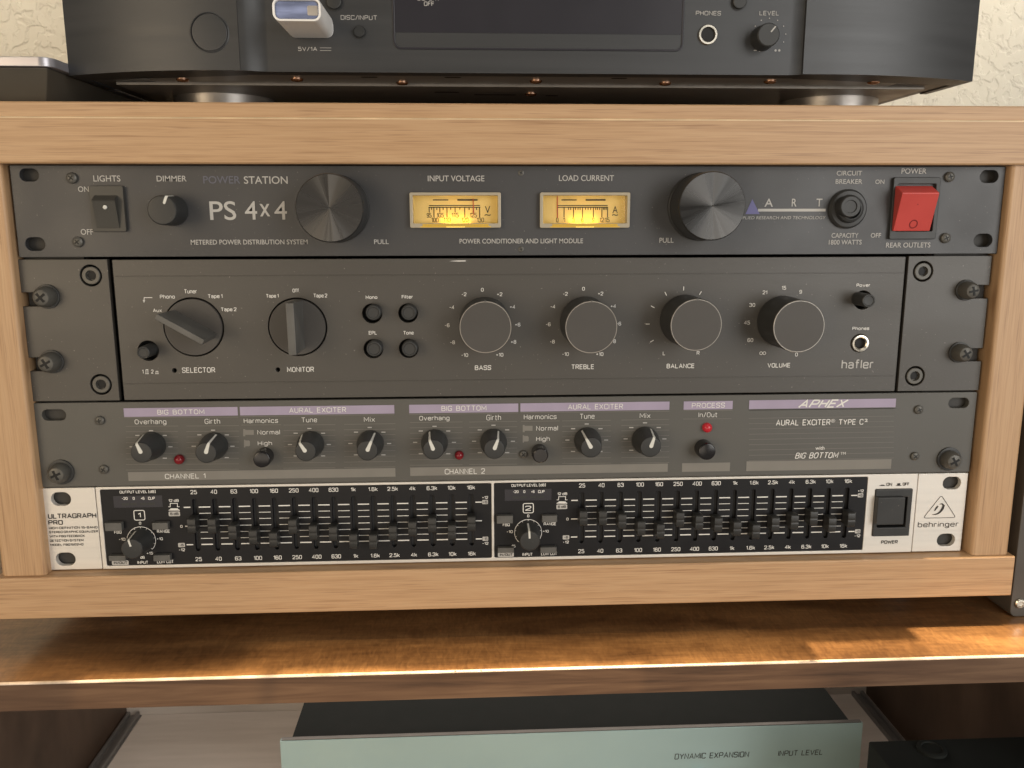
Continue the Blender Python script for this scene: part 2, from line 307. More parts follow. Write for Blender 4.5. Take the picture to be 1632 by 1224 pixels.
def wood(name, c0, c1, c2, stretch, scale=1.0, rough=.45, fine=.5, wave=0.0, bump=.15, coat=0.0, pores=0.0):
    """streaky grain along the axis whose stretch is small"""
    m = bpy.data.materials.new(name); m.use_nodes = True; nt = m.node_tree; N = nt.nodes; L = nt.links; p = N['Principled BSDF']
    tc = N.new('ShaderNodeTexCoord')
    def layer(sc, k, det, dist=0):
        mp = N.new('ShaderNodeMapping'); mp.inputs['Scale'].default_value = [s*k for s in sc]; L.new(tc.outputs['Object'], mp.inputs[0])
        n = N.new('ShaderNodeTexNoise'); n.inputs['Scale'].default_value = 1; n.inputs['Detail'].default_value = det; n.inputs['Roughness'].default_value = .6; n.inputs['Distortion'].default_value = dist
        L.new(mp.outputs[0], n.inputs['Vector']); return n.outputs['Fac']
    a = layer(stretch, scale, 4, wave); b = layer(stretch, scale*2.3, 3)
    mx = N.new('ShaderNodeMix'); mx.data_type = 'FLOAT'; mx.inputs['Factor'].default_value = fine; L.new(a, mx.inputs['A']); L.new(b, mx.inputs['B'])
    cr = N.new('ShaderNodeValToRGB'); e = cr.color_ramp.elements; e[0].position = .36; e[0].color = (*c0, 1); e[1].position = .64; e[1].color = (*c2, 1)
    k = cr.color_ramp.elements.new(.5); k.color = (*c1, 1)
    L.new(mx.outputs['Result'], cr.inputs[0]); cout = cr.outputs[0]
    if pores:
        q = layer(stretch, 2.6, 2); mr = N.new('ShaderNodeMapRange'); mr.inputs['From Min'].default_value = .56; mr.inputs['From Max'].default_value = .68; mr.inputs['To Max'].default_value = pores; L.new(q, mr.inputs['Value'])
        dk = N.new('ShaderNodeMix'); dk.data_type = 'RGBA'; L.new(mr.outputs[0], dk.inputs['Factor']); L.new(cout, dk.inputs['A']); dk.inputs['B'].default_value = (c0[0]*.6, c0[1]*.5, c0[2]*.45, 1); cout = dk.outputs['Result']
    L.new(cout, p.inputs['Base Color'])
    p.inputs['Roughness'].default_value = rough; p.inputs['Coat Weight'].default_value = coat; p.inputs['Coat Roughness'].default_value = .2
    bn = N.new('ShaderNodeBump'); bn.inputs['Strength'].default_value = bump; bn.inputs['Distance'].default_value = .0003; L.new(b, bn.inputs['Height']); L.new(bn.outputs[0], p.inputs['Normal'])
    return m
M = {}
BE0, BE1, BE2 = (.405,.244,.126), (.485,.305,.166), (.53,.347,.197)
M['beech_h'] = wood('beech laminate, grain across', BE0, BE1, BE2, (9, 60, 420), 1.3, fine=.5, pores=.55)
M['beech_v'] = wood('beech laminate, grain upright', BE0, BE1, BE2, (420, 60, 9), 1.3, fine=.5, pores=.55)
M['beech_edge_lit'] = mat('beech edge with painted highlight', (.66,.50,.31), .4, var=.25, scale=35, stretch=(1,.1,.1))
M['walnut_edge'] = wood('walnut veneer edge', (.045,.024,.014), (.095,.052,.030), (.14,.082,.048), (5, 60, 90), 1.2, rough=.42, fine=.25, wave=1.2)
M['walnut_dark'] = wood('dark walnut veneer', (.035,.02,.012), (.055,.032,.02), (.075,.046,.03), (40, 12, 6), 1, rough=.5)
M['panel_black'] = mat('black satin paint', (.034,.0345,.037), .46, spec=.8, var=.08, rv=.2, scale=16, bump=.16, bscale=2500, dust=.25)
M['panel_brown'] = mat('warm black anodised panel', (.055,.050,.043), .44, spec=.75, var=.07, rv=.18, scale=14, bump=.12, bscale=2500, dust=.35, stretch=(.3,1,1))
M['panel_grey'] = mat('warm grey paint', (.082,.079,.070), .46, spec=.7, var=.05, rv=.16, scale=16, bump=.12, bscale=2500, dust=.1)
M['panel_window'] = mat('black printed foil', (.009,.009,.0105), .42, spec=.35, var=.1, bump=.08, bscale=2500)
M['silver'] = mat('brushed aluminium', (.72,.69,.64), .5, .35, var=.05, rv=.14, scale=40, stretch=(.12, 1, 6), bump=.1, bscale=120)
M['steel'] = mat('nickel steel', (.62,.58,.5), .25, 1, var=.1)
M['knob_black'] = mat('black plastic', (.03,.031,.031), .42, var=.12, dust=.2)
M['knob_top'] = mat('satin black anodised top', (.065,.06,.055), .5, var=.08, dust=.15)
M['knob_rim'] = mat('worn turned rim', (.34,.32,.29), .35, .6, var=.15)
M['knob_spun'] = mat('spun dark aluminium', (.085,.084,.083), .27, .95, var=.12, scale=9, rv=.12, aniso=.95)
M['knob_gloss'] = mat('glossy black button', (.012,.011,.012), .18, var=.1)
M['knob_edge'] = mat('worn knob edge', (.10,.098,.092), .4, var=.3)
M['screw_black'] = mat('black oxide screw', (.10,.096,.086), .42, .3, var=.2, dust=.2)
M['cross'] = mat('black recess', (.006,.006,.006), .6)
M['slot_shade'] = mat('slot shade backing', (.05,.05,.052), .6)  # for the backing sheet added so the shaded slots look less black
M['void'] = mat('dark interior', (.01,.01,.01), .7)
M['chassis'] = mat('black steel chassis', (.035,.033,.03), .55)
M['print_grey'] = mat('pale grey print', (.47,.46,.44), .6)
M['print_white'] = mat('white print', (.74,.73,.70), .6)
M['print_blue'] = mat('dark blue print', (.125,.128,.165), .6)
M['print_violet'] = mat('violet print', (.16,.155,.32), .6)
M['print_lavender'] = mat('lavender print', (.36,.31,.42), .6)
M['print_mid'] = mat('mid grey print', (.205,.195,.175), .6)
M['print_line'] = mat('thin grey print', (.175,.165,.15), .6)
M['print_dark'] = mat('dark print', (.025,.022,.02), .6)
M['pointer'] = mat('white pointer paint', (.62,.62,.58), .45)
M['red'] = mat('red rocker plastic', (.52,.065,.055), .38, var=.06)
M['red_ink'] = mat('dark red moulding', (.16,.012,.012), .4)
M['led_red'] = mat('red led lens', (.20,.012,.018), .15, var=.2)
M['led_lit'] = mat('lit red led', (.4,.02,.03), .2, emit=(1, .05, .06), es=.08)
M['rim_clear'] = mat('clear grey plastic', (.40,.355,.27), .22, var=.05, trans=.0)
M['pane'] = mat('clear meter window', (1,1,1), .05, trans=1, ior=1.12, rv=0)
M['dial'] = mat('backlit amber dial', (.64,.48,.20), .6, emit=(1, .55, .04), es=.17, var=.03)
M['dial_card'] = mat('cream dial card', (.62,.53,.36), .6)
M['lampstrip'] = mat('amber light bar', (.5,.32,.04), .4, emit=(1, .55, .03), es=.22)
M['lamphot'] = mat('lit bulb behind amber bar', (.9,.7,.2), .4, emit=(1, .68, .1), es=1.3)
M['switch_grey'] = mat('dark grey switch plastic', (.052,.05,.044), .42, var=.06, dust=.1)
M['needle'] = mat('red needle', (.5,.06,.04), .5)
M['cd_black'] = mat('black brushed aluminium', (.055,.057,.060), .40, .35, var=.06, rv=.08, scale=30, stretch=(.15,1,8), bump=.06, bscale=900)
M['cd_display'] = mat('smoked display window', (.026,.025,.032), .3, var=.03, rv=.03)
M['cd_metal'] = mat('black painted sheet steel', (.10,.095,.09), .36, var=.06)
M['cd_under_bounce'] = mat('black sheet steel lightened for bounce', (.24,.225,.205), .34, .2, var=.06)  # black sheet steel made lighter, bounced light put into its colour
M['copper'] = mat('copper plated screw', (.62,.38,.26), .25, 1, var=.2)
M['chrome'] = mat('brushed foot ring', (.52,.49,.46), .42, .9, var=.05)
M['usb_white'] = mat('white plastic', (.86,.85,.83), .35, var=.03)
M['usb_blue'] = mat('translucent blue plastic', (.22,.26,.42), .08, var=.5, scale=160, coat=.6, stretch=(.3,1,2))
M['slab_silver'] = mat('anodised aluminium rim', (.42,.41,.44), .35, .6, var=.06)
M['slab_dark'] = mat('dark plastic underside', (.075,.066,.052), .5, var=.06)
M['box_grey'] = mat('dark grey vinyl', (.085,.075,.065), .5, var=.08, bump=.2, bscale=1500)
M['amp_face'] = mat('silver satin faceplate', (.44,.60,.61), .33, .4, var=.04, rv=.1, scale=14, stretch=(.6,1,1))
M['amp_case'] = mat('black vinyl case', (.014,.016,.015), .75, spec=.2, var=.1, bump=.15, bscale=1800)
M['floor_board'] = wood('pale lower board', (.46,.40,.345), (.53,.47,.41), (.6,.53,.47), (4, 30, 30), 1.0, rough=.3, fine=.3)
M['rail'] = mat('grey metal rail', (.2,.19,.18), .35, .6)
M['edge_strip'] = mat('pale worn edge banding', (.52,.43,.36), .26, var=.45, scale=55, stretch=(1,.2,.2))

def turned(m):
    """turning marks: the polish of a spun face varies round its axis"""
    nt = m.node_tree; N, L = nt.nodes, nt.links; p = N['Principled BSDF']
    tc = N.new('ShaderNodeTexCoord'); sp = N.new('ShaderNodeSeparateXYZ'); L.new(tc.outputs['Object'], sp.inputs[0])
    at = N.new('ShaderNodeMath'); at.operation = 'ARCTAN2'; L.new(sp.outputs['X'], at.inputs[0]); L.new(sp.outputs['Z'], at.inputs[1])
    n = N.new('ShaderNodeTexNoise'); n.noise_dimensions = '1D'; n.inputs['Scale'].default_value = 2.6; n.inputs['Detail'].default_value = 3; L.new(at.outputs[0], n.inputs['W'])
    r = N.new('ShaderNodeMapRange'); r.inputs['From Min'].default_value = .35; r.inputs['From Max'].default_value = .65; r.inputs['To Min'].default_value = .20; r.inputs['To Max'].default_value = .40; L.new(n.outputs['Fac'], r.inputs['Value'])
    L.new(r.outputs[0], p.inputs['Roughness'])
turned(M['knob_spun'])
def shelf_wood():
    m = bpy.data.materials.new('curly walnut top'); m.use_nodes = True; nt = m.node_tree; N = nt.nodes; L = nt.links; p = N['Principled BSDF']
    tc = N.new('ShaderNodeTexCoord')
    def noise(sc, det, dist=0, rough=.5):
        mp = N.new('ShaderNodeMapping'); mp.inputs['Scale'].default_value = sc; L.new(tc.outputs['Object'], mp.inputs[0])
        n = N.new('ShaderNodeTexNoise'); n.inputs['Scale'].default_value = 1; n.inputs['Detail'].default_value = det; n.inputs['Distortion'].default_value = dist; n.inputs['Roughness'].default_value = rough
        L.new(mp.outputs[0], n.inputs['Vector']); return n.outputs['Fac']
    a = noise((7, 24, 9), 5, 1.4, .55); b = noise((420, 120, 60), 3, 1.2, .5); c = noise((70, 560, 60), 3, .8, .55); w = noise((6, 10, 5), 2, .5)
    def mx(x, y, f):
        k = N.new('ShaderNodeMix'); k.data_type = 'FLOAT'; L.new(x, k.inputs['A']); L.new(y, k.inputs['B'])
        if isinstance(f, float): k.inputs['Factor'].default_value = f
        else: L.new(f, k.inputs['Factor'])
        return k.outputs['Result']
    v = mx(a, mx(b, c, w), .42)
    cr = N.new('ShaderNodeValToRGB'); e = cr.color_ramp.elements; e[0].position = .36; e[0].color = (.085,.040,.017,1); e[1].position = .64; e[1].color = (.31,.165,.066,1)
    k_ = cr.color_ramp.elements.new(.5); k_.color = (.185,.094,.038,1)
    L.new(v, cr.inputs[0]); L.new(cr.outputs[0], p.inputs['Base Color']); p.inputs['Roughness'].default_value = .34; p.inputs['Coat Weight'].default_value = .5; p.inputs['Coat Roughness'].default_value = .16
    bn = N.new('ShaderNodeBump'); bn.inputs['Strength'].default_value = .10; bn.inputs['Distance'].default_value = .0003; L.new(v, bn.inputs['Height']); L.new(bn.outputs[0], p.inputs['Normal'])
    return m
M['walnut_top'] = shelf_wood()
def stucco():
    m = bpy.data.materials.new('cream knockdown stucco'); m.use_nodes = True; nt = m.node_tree; N = nt.nodes; L = nt.links; p = N['Principled BSDF']
    tc = N.new('ShaderNodeTexCoord')
    n = N.new('ShaderNodeTexNoise'); n.inputs['Scale'].default_value = 105; n.inputs['Detail'].default_value = 7; n.inputs['Distortion'].default_value = .4; L.new(tc.outputs['Object'], n.inputs['Vector'])
    r = N.new('ShaderNodeMapRange'); r.interpolation_type = 'SMOOTHSTEP'; r.inputs['From Min'].default_value = .42; r.inputs['From Max'].default_value = .54; L.new(n.outputs['Fac'], r.inputs['Value'])
    ad = N.new('ShaderNodeMath'); ad.operation = 'MULTIPLY_ADD'; L.new(n.outputs['Fac'], ad.inputs[0]); ad.inputs[1].default_value = .7; L.new(r.outputs[0], ad.inputs[2])
    b = N.new('ShaderNodeBump'); b.inputs['Strength'].default_value = .5; b.inputs['Distance'].default_value = .0015; L.new(ad.outputs[0], b.inputs['Height']); L.new(b.outputs[0], p.inputs['Normal'])
    p.inputs['Base Color'].default_value = (.76, .715, .61, 1); p.inputs['Roughness'].default_value = .8
    return m
M['stucco'] = stucco()

# ================================================================== SETTING
bm = B(); box(bm, -1300, 1300, 372, 420, -700, 1100); wall = obj('wall', bm, M['stucco']); wall['kind'] = 'structure'

# ------------------------------------------------------------------ the cabinet the rack stands on
ZS = -40.0; YS = -40.0
cab = thing('media_cabinet', 'dark walnut cabinet with a worn shelf edge under the wooden rack', 'cabinet', (0, 160, -420))
bm = B(); box(bm, -560, 560, YS+.8, 360, ZS-14.6, ZS-.9); box(bm, -560, 560, YS+1.4, 360, ZS-1.0, ZS-0.0)
obj('shelf_board', bm, M['walnut_top'], cab)
bm = B(); box(bm, -560, 560, YS, YS+.7, ZS-14.6, ZS-.9, .1); obj('shelf_front', bm, M['walnut_edge'], cab)
bm = B(); sweep(bm, [(YS, ZS-.85), (YS+.1, ZS-.35), (YS+.6, ZS+.02), (YS+1.35, ZS+.05), (YS+1.35, ZS-.85)], -560, 560, 'x'); obj('edge_strip', bm, M['edge_strip'], cab)
for u, v, r_ in ((1290,1060,3.0),(1297,1061,2.2),(1278,1061,1.6),(726,1081,.7),(767,1084,.6),(488,1046,.6)):
    x, _ = atY(u, v, YS); bm = B(); n = 7
    P = [(x+r_*(1+.4*random.random())*math.cos(6.283*k/n), YS+.5+.45*math.sin(6.283*k/n)) for k in range(n)]
    sweep(bm, P, ZS-1.3, ZS+.09, 'z'); obj('edge_chip', bm, M['floor_board'], cab)
ZF = -300.0
xl, yl = atZ(160, 1224, ZF); xr, yr = atZ(1428, 1180, ZF)
bm = B(); box(bm, xl-30, xl-9, -30, 355, ZF-60, ZS-14.8); obj('side_panel', bm, M['walnut_dark'], cab)
bm = B(); box(bm, xr+9, xr+30, -30, 355, ZF-60, ZS-14.8); obj('side_panel', bm, M['walnut_dark'], cab)
bm = B(); box(bm, xl-8.9, xr+8.9, -25, 354, ZF-18, ZF); obj('lower_shelf', bm, M['floor_board'], cab)
bm = B(); box(bm, xl-8.9, xr+8.9, 354.5, 360, ZF-60, ZS-14.8); obj('back_panel', bm, M['floor_board'], cab)
for s, x in ((-1, xl), (1, xr)):
    bm = B()
    for k, w in ((-6, 3.2), (3, 3.2)): box(bm, x+k-w/2, x+k+w/2, -20, 352, ZF+.05, ZF+5, .5)
    box(bm, x-6, x+6, -20, 352, ZF+.03, ZF+1.2)
    obj('metal_rail', bm, M['rail'], cab)

# ------------------------------------------------------------------ silver unit in the cabinet
def solveY(u0, v0, u1, v1, w):
    lo, hi = 0, 600
    for _ in range(50):
        m_ = (lo+hi)/2
        if atY(u1, v1, m_)[0]-atY(u0, v0, m_)[0] < w: lo = m_
        else: hi = m_
    return lo
YD = solveY(446, 1184, 1376, 1150, 430)
dx0, dz1 = atY(446, 1184, YD); dx1, dz2 = atY(1376, 1150, YD); dz1 = (dz1+dz2)/2
amp = thing('audio_amplifier', 'silver fronted audio unit with black case standing inside the cabinet', 'amplifier', ((dx0+dx1)/2, YD+150, ZF))
bm = B(); box(bm, dx0, dx1, YD, YD+4, ZF+12, dz1, .5); fp = obj('faceplate', bm, M['amp_face'], amp)
bm = B(); box(bm, dx0+7, dx1-7, YD+4.1, YD+215, ZF+10, dz1-2.0, .8); obj('case', bm, M['amp_case'], amp)
bm = B(); box(bm, dx0+1, dx1-1, YD+.6, YD+3.9, dz1+.02, dz1+.8, .2); obj('top_trim', bm, M['rail'], amp)
for f in (.1, .9):
    bm = B(); latheZ(bm, dx0+(dx1-dx0)*f, YD+30, [(0, ZF), (11, ZF), (13, ZF+9.9), (0, ZF+9.9)], 24); obj('foot', bm, M['knob_black'], amp)
bm = B()
TS(bm, 'DYNAMIC  EXPANSION', F, 1075, 1199.5, 1194, 1208.5, YD-.2, w=.55, rnd=1.6, shear=.1); TS(bm, 'INPUT  LEVEL', F, 1240, 1195.5, 1311, 1204, YD-.2, w=.55, rnd=1.6, shear=.1)
obj('lettering', bm, M['print_dark'], fp, smooth=False)
for u in (1115, 1268):
    x, z = atY(u, 1262, YD)
    bm = B(); lathe(bm, x, z, [(13, YD-.05), (12.6, YD-13), (11.8, YD-14), (0, YD-14)]); obj('knob', bm, M['amp_face'], amp)

# dark unit beside it
x0, z1 = atY(1384, 1181, 70)
du = thing('black_component', 'low black box with a faint round dial on top beside the silver unit', 'audio unit', (x0+60, 30, ZF))
bm = B(); box(bm, x0, xr-10, -8, 70, ZF+.1, z1, 1.2); cs = obj('case', bm, M['amp_case'], du)
x, yy = atZ(1485, 1196, z1); bm = B(); latheZ(bm, x, yy, [(9, z1-.05), (9, z1+1.6), (8, z1+2.2), (6.4, z1+2.2), (6, z1+1.4), (0, z1+1.4)]); obj('dial', bm, M['amp_case'], du)

# ------------------------------------------------------------------ wooden rack case
XW0, XW1 = -266.0, 266.0
rack = thing('rack_case', 'pale beech wood rack case holding four audio units', 'rack case', (0, 150, ZS))
def rounded(x0, x1, y0, y1, z0, z1, r, axis):
    bm = B()
    if axis == 'x': sweep(bm, [(y1, z0), (y1, z1)]+arc(y0+r, z1-r, r, 90, 180, 5)+arc(y0+r, z0+r, r, 180, 270, 5), x0, x1, 'x')
    else: sweep(bm, [(x0, y1), (x1, y1)][::-1]+arc(x0+r, y0+r, r, 180, 270, 5)+arc(x1-r, y0+r, r, 270, 360, 5), z0, z1, 'z')
    return bm
bm = B(); sweep(bm, [(330, 203.6), (330, 224.1), (-7.65, 224.1), (-7.65, 223.68), (-8.5, 223.68), (-8.5, 204.3), (-7.9, 203.6)], XW0, XW1, 'x'); obj('top_rail', bm, M['beech_h'], rack)
bm = B(); sweep(bm, [(-7.7, 223.7), (-8.6, 223.7), (-8.6, 224.2), (-8.2, 224.5), (-7.62, 224.5)], XW0, XW1, 'x'); obj('edge_highlight', bm, M['beech_edge_lit'], rack)  # laminate edge, made paler to paint in the highlight along the seam
bm = B(); sweep(bm, [(332, 224.12), (332, 231.2), (-7.0, 231.2), (-7.6, 230.6), (-7.6, 224.12)], XW0-1, XW1+1, 'x'); obj('top_board', bm, M['beech_h'], rack)
obj('bottom_board', rounded(XW0, XW1, -8, 330, -22.6, -.1, .9, 'x'), M['beech_h'], rack)
obj('side_board', rounded(XW0+2, -241.6, -5.5, 330, 0, 203.5, 2.2, 'z'), M['beech_v'], rack)
obj('side_board', rounded(243.2, XW1-2, -5.5, 330, 0, 203.5, 2.2, 'z'), M['beech_v'], rack)
bm = B(); box(bm, -241, 243, 325, 330, 0, 203.4); obj('back_board', bm, M['void'], rack)
for x in (-235, 235):
    for y in (60, 300):
        bm = B(); latheZ(bm, x, y, [(0, ZS), (14, ZS), (16, -22.7), (0, -22.7)], 24); obj('foot', bm, M['knob_black'], rack)
for x in (-226, 227):      # inner mounting strips the units are bolted to
    bm = B(); box(bm, x-14, x+14, 3.6, 6, .3, 203); obj('mounting_strip', bm, M['chassis'], rack)

# ------------------------------------------------------------------ shared parts
def cross_screw(parent, f, x, y, r, d, hole_shadow=0.0, name='screw', rot=None, m='screw_black', Y0=0.0):
    """pan head screw with a cross recess; (x,y) is the middle of its head"""
    cx, cz = pt(f, x, y, Y0-d); rr = rad(f, x, y, r, Y0-d)
    bm = B(); lathe(bm, cx, cz, [(rr*1.0, Y0+.02), (rr, Y0-d*.35), (rr*.93, Y0-d*.68), (rr*.7, Y0-d*.92), (rr*.4, Y0-d), (0, Y0-d*1.01)], 32)
    s = obj(name, bm, M[m], parent)
    a = random.random()*1.5 if rot is None else rot
    bm = B(); L_, w = rr*.5, rr*.11
    for k in (0, 90):
        c_, s_ = math.cos(a+R(k)), math.sin(a+R(k))
        P = [(cx+c_*p-s_*q, cz+s_*p+c_*q) for p, q in ((-L_,-w),(L_,-w),(L_,w),(-L_,w))]
        sweep(bm, P, Y0-d*1.03-.02*k/90, Y0-d*.8, 'y')
    obj('cross_recess', bm, M['cross'], s)
    if hole_shadow:
        bm = B(); wr = hole_shadow/r*rr; lathe(bm, cx, cz, [(wr, Y0-.03), (wr, Y0-.9), (wr*.94, Y0-1.1), (rr*.5, Y0-1.1)], 36); obj('hole_shadow', bm, M['knob_black'], s)  # black ring stands in for the shadowed hole round the screw
    return s
def slot_hole(f, x, y, w, h, Y=0.0):
    a, b, c, d = rect(f, x-w/2, y-h/2, x+w/2, y+h/2, Y); return rrect(a, b, c, d, (d-c)/2*.98, 8)
def chassis(parent, x0, x1, z0, z1):
    bm = B(); box(bm, x0, x1, 8, 280, z0, z1); return obj('chassis', bm, M['void'], parent)

# ================================================================== 1. power conditioner
YP = -1.5
PX0, PX1, PZ0, PZ1 = -239.9, 242.7, 160.3, 203.2
ps = thing('power_conditioner', 'black power conditioner with two glowing amber meters and a red rocker switch', 'power conditioner', (0, 0, PZ0))
holes = [slot_hole(K1, 218, 540, 122, 82, YP), slot_hole(K1, 180, 112, 118, 78, YP), slot_hole(K5, 1375, 145, 134, 92, YP), slot_hole(K5, 1330, 617, 134, 96, YP)]
mL = rect(K3, 190, 166, 703, 366, YP); mR = rect(K3, 922, 166, 1428, 366, YP)
for a, b, c, d in (mL, mR): holes.append(rrect(a+.3, b-.3, c+.3, d-.3, .5, 2))
ps_plate = obj('faceplate', plate(rrect(PX0, PX1, PZ0, PZ1, .4, 2), holes, YP, 3.2), M['panel_black'], ps)
chassis(ps, -214, 214, PZ0+1, PZ1-1)
y = YP-.2
g, wv, bl, vi = B(), B(), B(), B()
for s, fx, a in (('LIGHTS',K1,(578,115,745,153)),('ON',K1,(483,183,550,217)),('OFF',K1,(500,447,577,482)),('DIMMER',K1,(970,117,1155,152)),
    ('STATION',K2,(402,140,718,195)),('METERED POWER DISTRIBUTION SYSTEM',K2,(18,598,862,633)),('PULL',K2,(1343,597,1448,630)),
    ('INPUT VOLTAGE',K3,(290,70,610,103)),('LOAD CURRENT',K3,(1032,68,1343,101)),('POWER CONDITIONER AND LIGHT MODULE',K3,(470,427,1168,454)),
    ('PULL',K4,(107,658,222,698)),('CIRCUIT',K5,(248,103,435,138)),('BREAKER',K5,(240,165,437,199)),('ON',K5,(533,168,600,200)),('POWER',K5,(727,85,912,125)),
    ('CAPACITY',K5,(210,563,408,598)),('1800 WATTS',K5,(190,613,432,648)),('OFF',K5,(500,563,575,597)),('REAR OUTLETS',K5,(613,633,940,670)),
    ('PS',K2,(155,320,345,457)),('4',K2,(408,320,497,453)),('x',K2,(517,340,590,430)),('4',K2,(622,320,712,453)),
    ('A',K4,(962,340,1030,405)),('R',K4,(1183,340,1222,403)),('T',K4,(1383,340,1430,403))):
    T(g, s, fx, *a, y=y, bold=.006)
T(g, 'APPLIED RESEARCH AND TECHNOLOGY', K4, 735, 482, 1458, 507, y=y, bold=.0, shear=.1)
a = rect(K4, 908, 422, 1458, 444, y); frect(g, *a[:2], *a[2:], y)
obj('lettering', g, M['print_grey'], ps_plate, smooth=False)
T(bl, 'POWER', K2, 108, 138, 375, 193, y=y, bold=.006); obj('lettering', bl, M['print_blue'], ps_plate, smooth=False)
P = [pt(K4, *q, y) for q in ((806,465),(922,465),(862,343))]; vi.faces.new([vi.verts.new((p[0], y, p[1])) for p in P]); obj('emblem', vi, M['print_violet'], ps_plate, smooth=False)
# lights switch
a0, a1, a2, a3 = rect(K1, 572, 180, 782, 462, YP)
sw = thing
bm = B(); sweep(bm, rrect(a0, a1, a2, a3, .8, 3), YP-2.2, YP+.02, 'y', .3); bz = obj('rocker_switch', bm, M['switch_grey'], ps)
b0, b1, b2, b3 = rect(K1, 590, 238, 730, 440, YP-3)
bm = B(); sweep(bm, [(YP-2.25, b2), (YP-2.25, b3), (YP-2.3, b3), (YP-6.2, b3-2.2), (YP-5.6, b3-3.0), (YP-2.7, b2)], b0, b1, 'x', .15); rk = obj('rocker', bm, M['switch_grey'], bz)
x, z = pt(K1, 648, 312, YP-5.8); bm = B(); lathe(bm, x, z, [(.95, YP-5.0), (.95, YP-5.75), (.6, YP-5.95), (0, YP-6.0)], 16); obj('white_dot', bm, M['pointer'], bz)
# dimmer knob
def pointer_knob(parent, f, x, y, r, d, ang, rb=1.25, m='knob_black', w=1.0, Y0=0.0, inner=.05, skirt=.35, wf=1.6):
    """tapered knob with a white pointer that runs over its top and down its side; ang from 12 o'clock, clockwise"""
    cx, cz = pt(f, x, y, Y0-d); rr = rad(f, x, y, r, Y0-d); RB = rr*rb
    prof = [(RB, Y0+.0), (RB, Y0-d*skirt), (RB*.985, Y0-d*skirt-.4), (rr*1.04, Y0-d+.7), (rr*.98, Y0-d+.15), (rr*.9, Y0-d), (0, Y0-d)]
    bm = B(); lathe(bm, cx, cz, prof, 56); k = obj('knob', bm, M[m], parent, origin=(cx, Y0, cz))
    sx, sz = math.sin(R(ang)), math.cos(R(ang))
    P = [(rr*inner, Y0-d-.12), (rr*.93, Y0-d-.12), (rr*1.06, Y0-d+.6), (RB*.995+.12, Y0-d*skirt-.3)]
    bm = B(); wd = [w*wf, w*1.15, w, w*.72]
    A_ = [bm.verts.new((cx+sx*q+sz*h/2, yy, cz+sz*q-sx*h/2)) for (q, yy), h in zip(P, wd)]
    B_ = [bm.verts.new((cx+sx*q-sz*h/2, yy, cz+sz*q+sx*h/2)) for (q, yy), h in zip(P, wd)]
    for i in range(3): bm.faces.new((A_[i], A_[i+1], B_[i+1], B_[i]))
    c0 = Vector(((A_[0].co+B_[0].co)/2)); rr0 = w*wf/2
    ring = [bm.verts.new((c0.x-sx*rr0*math.sin(t)+sz*rr0*math.cos(t), c0.y, c0.z-sz*rr0*math.sin(t)-sx*rr0*math.cos(t))) for t in [math.pi*i/8 for i in range(9)]]
    bm.faces.new(ring)
    g = bmesh.ops.extrude_face_region(bm, geom=bm.faces[:])
    for v in g['geom']:
        if isinstance(v, bmesh.types.BMVert): v.co += Vector((cx-v.co.x, 0, cz-v.co.z)).normalized()*.06+Vector((0, .2, 0))
    obj('pointer', bm, M['pointer'], k)
    return k
pointer_knob(ps, K1, 1003, 330, 89, 15, 21, 1.1, Y0=YP, w=1.15, inner=.55, wf=1.0)
for f, x, yv, r in ((K1,437,130,44),(K1,475,527,42),(K5,1092,147,46),(K5,1062,600,46)): cross_screw(ps, f, x, yv, r*.8, 1.9, Y0=YP)
for f, x, yv, r in ((K3,818,55,17),(K3,818,487,16)): cross_screw(ps, f, x, yv, r, .5, Y0=YP)
# pull knobs
for f, x, yv, r in ((K2,1020,370,249),(K4,538,400,274)):
    d = 21; cx, cz = pt(f, x, yv, YP-d); rr = rad(f, x, yv, r, YP-d)
    bm = B()
    n = 144; prof = [(1.03, 0), (1.03, -2.2), (1.0, -2.6), (1.0, -d+1.2)]
    lathe(bm, cx, cz, [(rr*a, YP+b) for a, b in prof]+[(rr*.985, YP-d+.3), (rr*.965, YP-d)], n)
    kb = obj('pull_knob', bm, M['knob_black'], ps, origin=(cx, YP, cz))
    bm = B(); lathe(bm, cx, cz, [(rr*.965, YP-d+.2), (rr*.964, YP-d-.1), (rr*.3, YP-d-.16), (.4, YP-d-.12), (0, YP-d+.2)], 96); obj('spun_top', bm, M['knob_spun'], kb, origin=(cx, YP-d, cz))
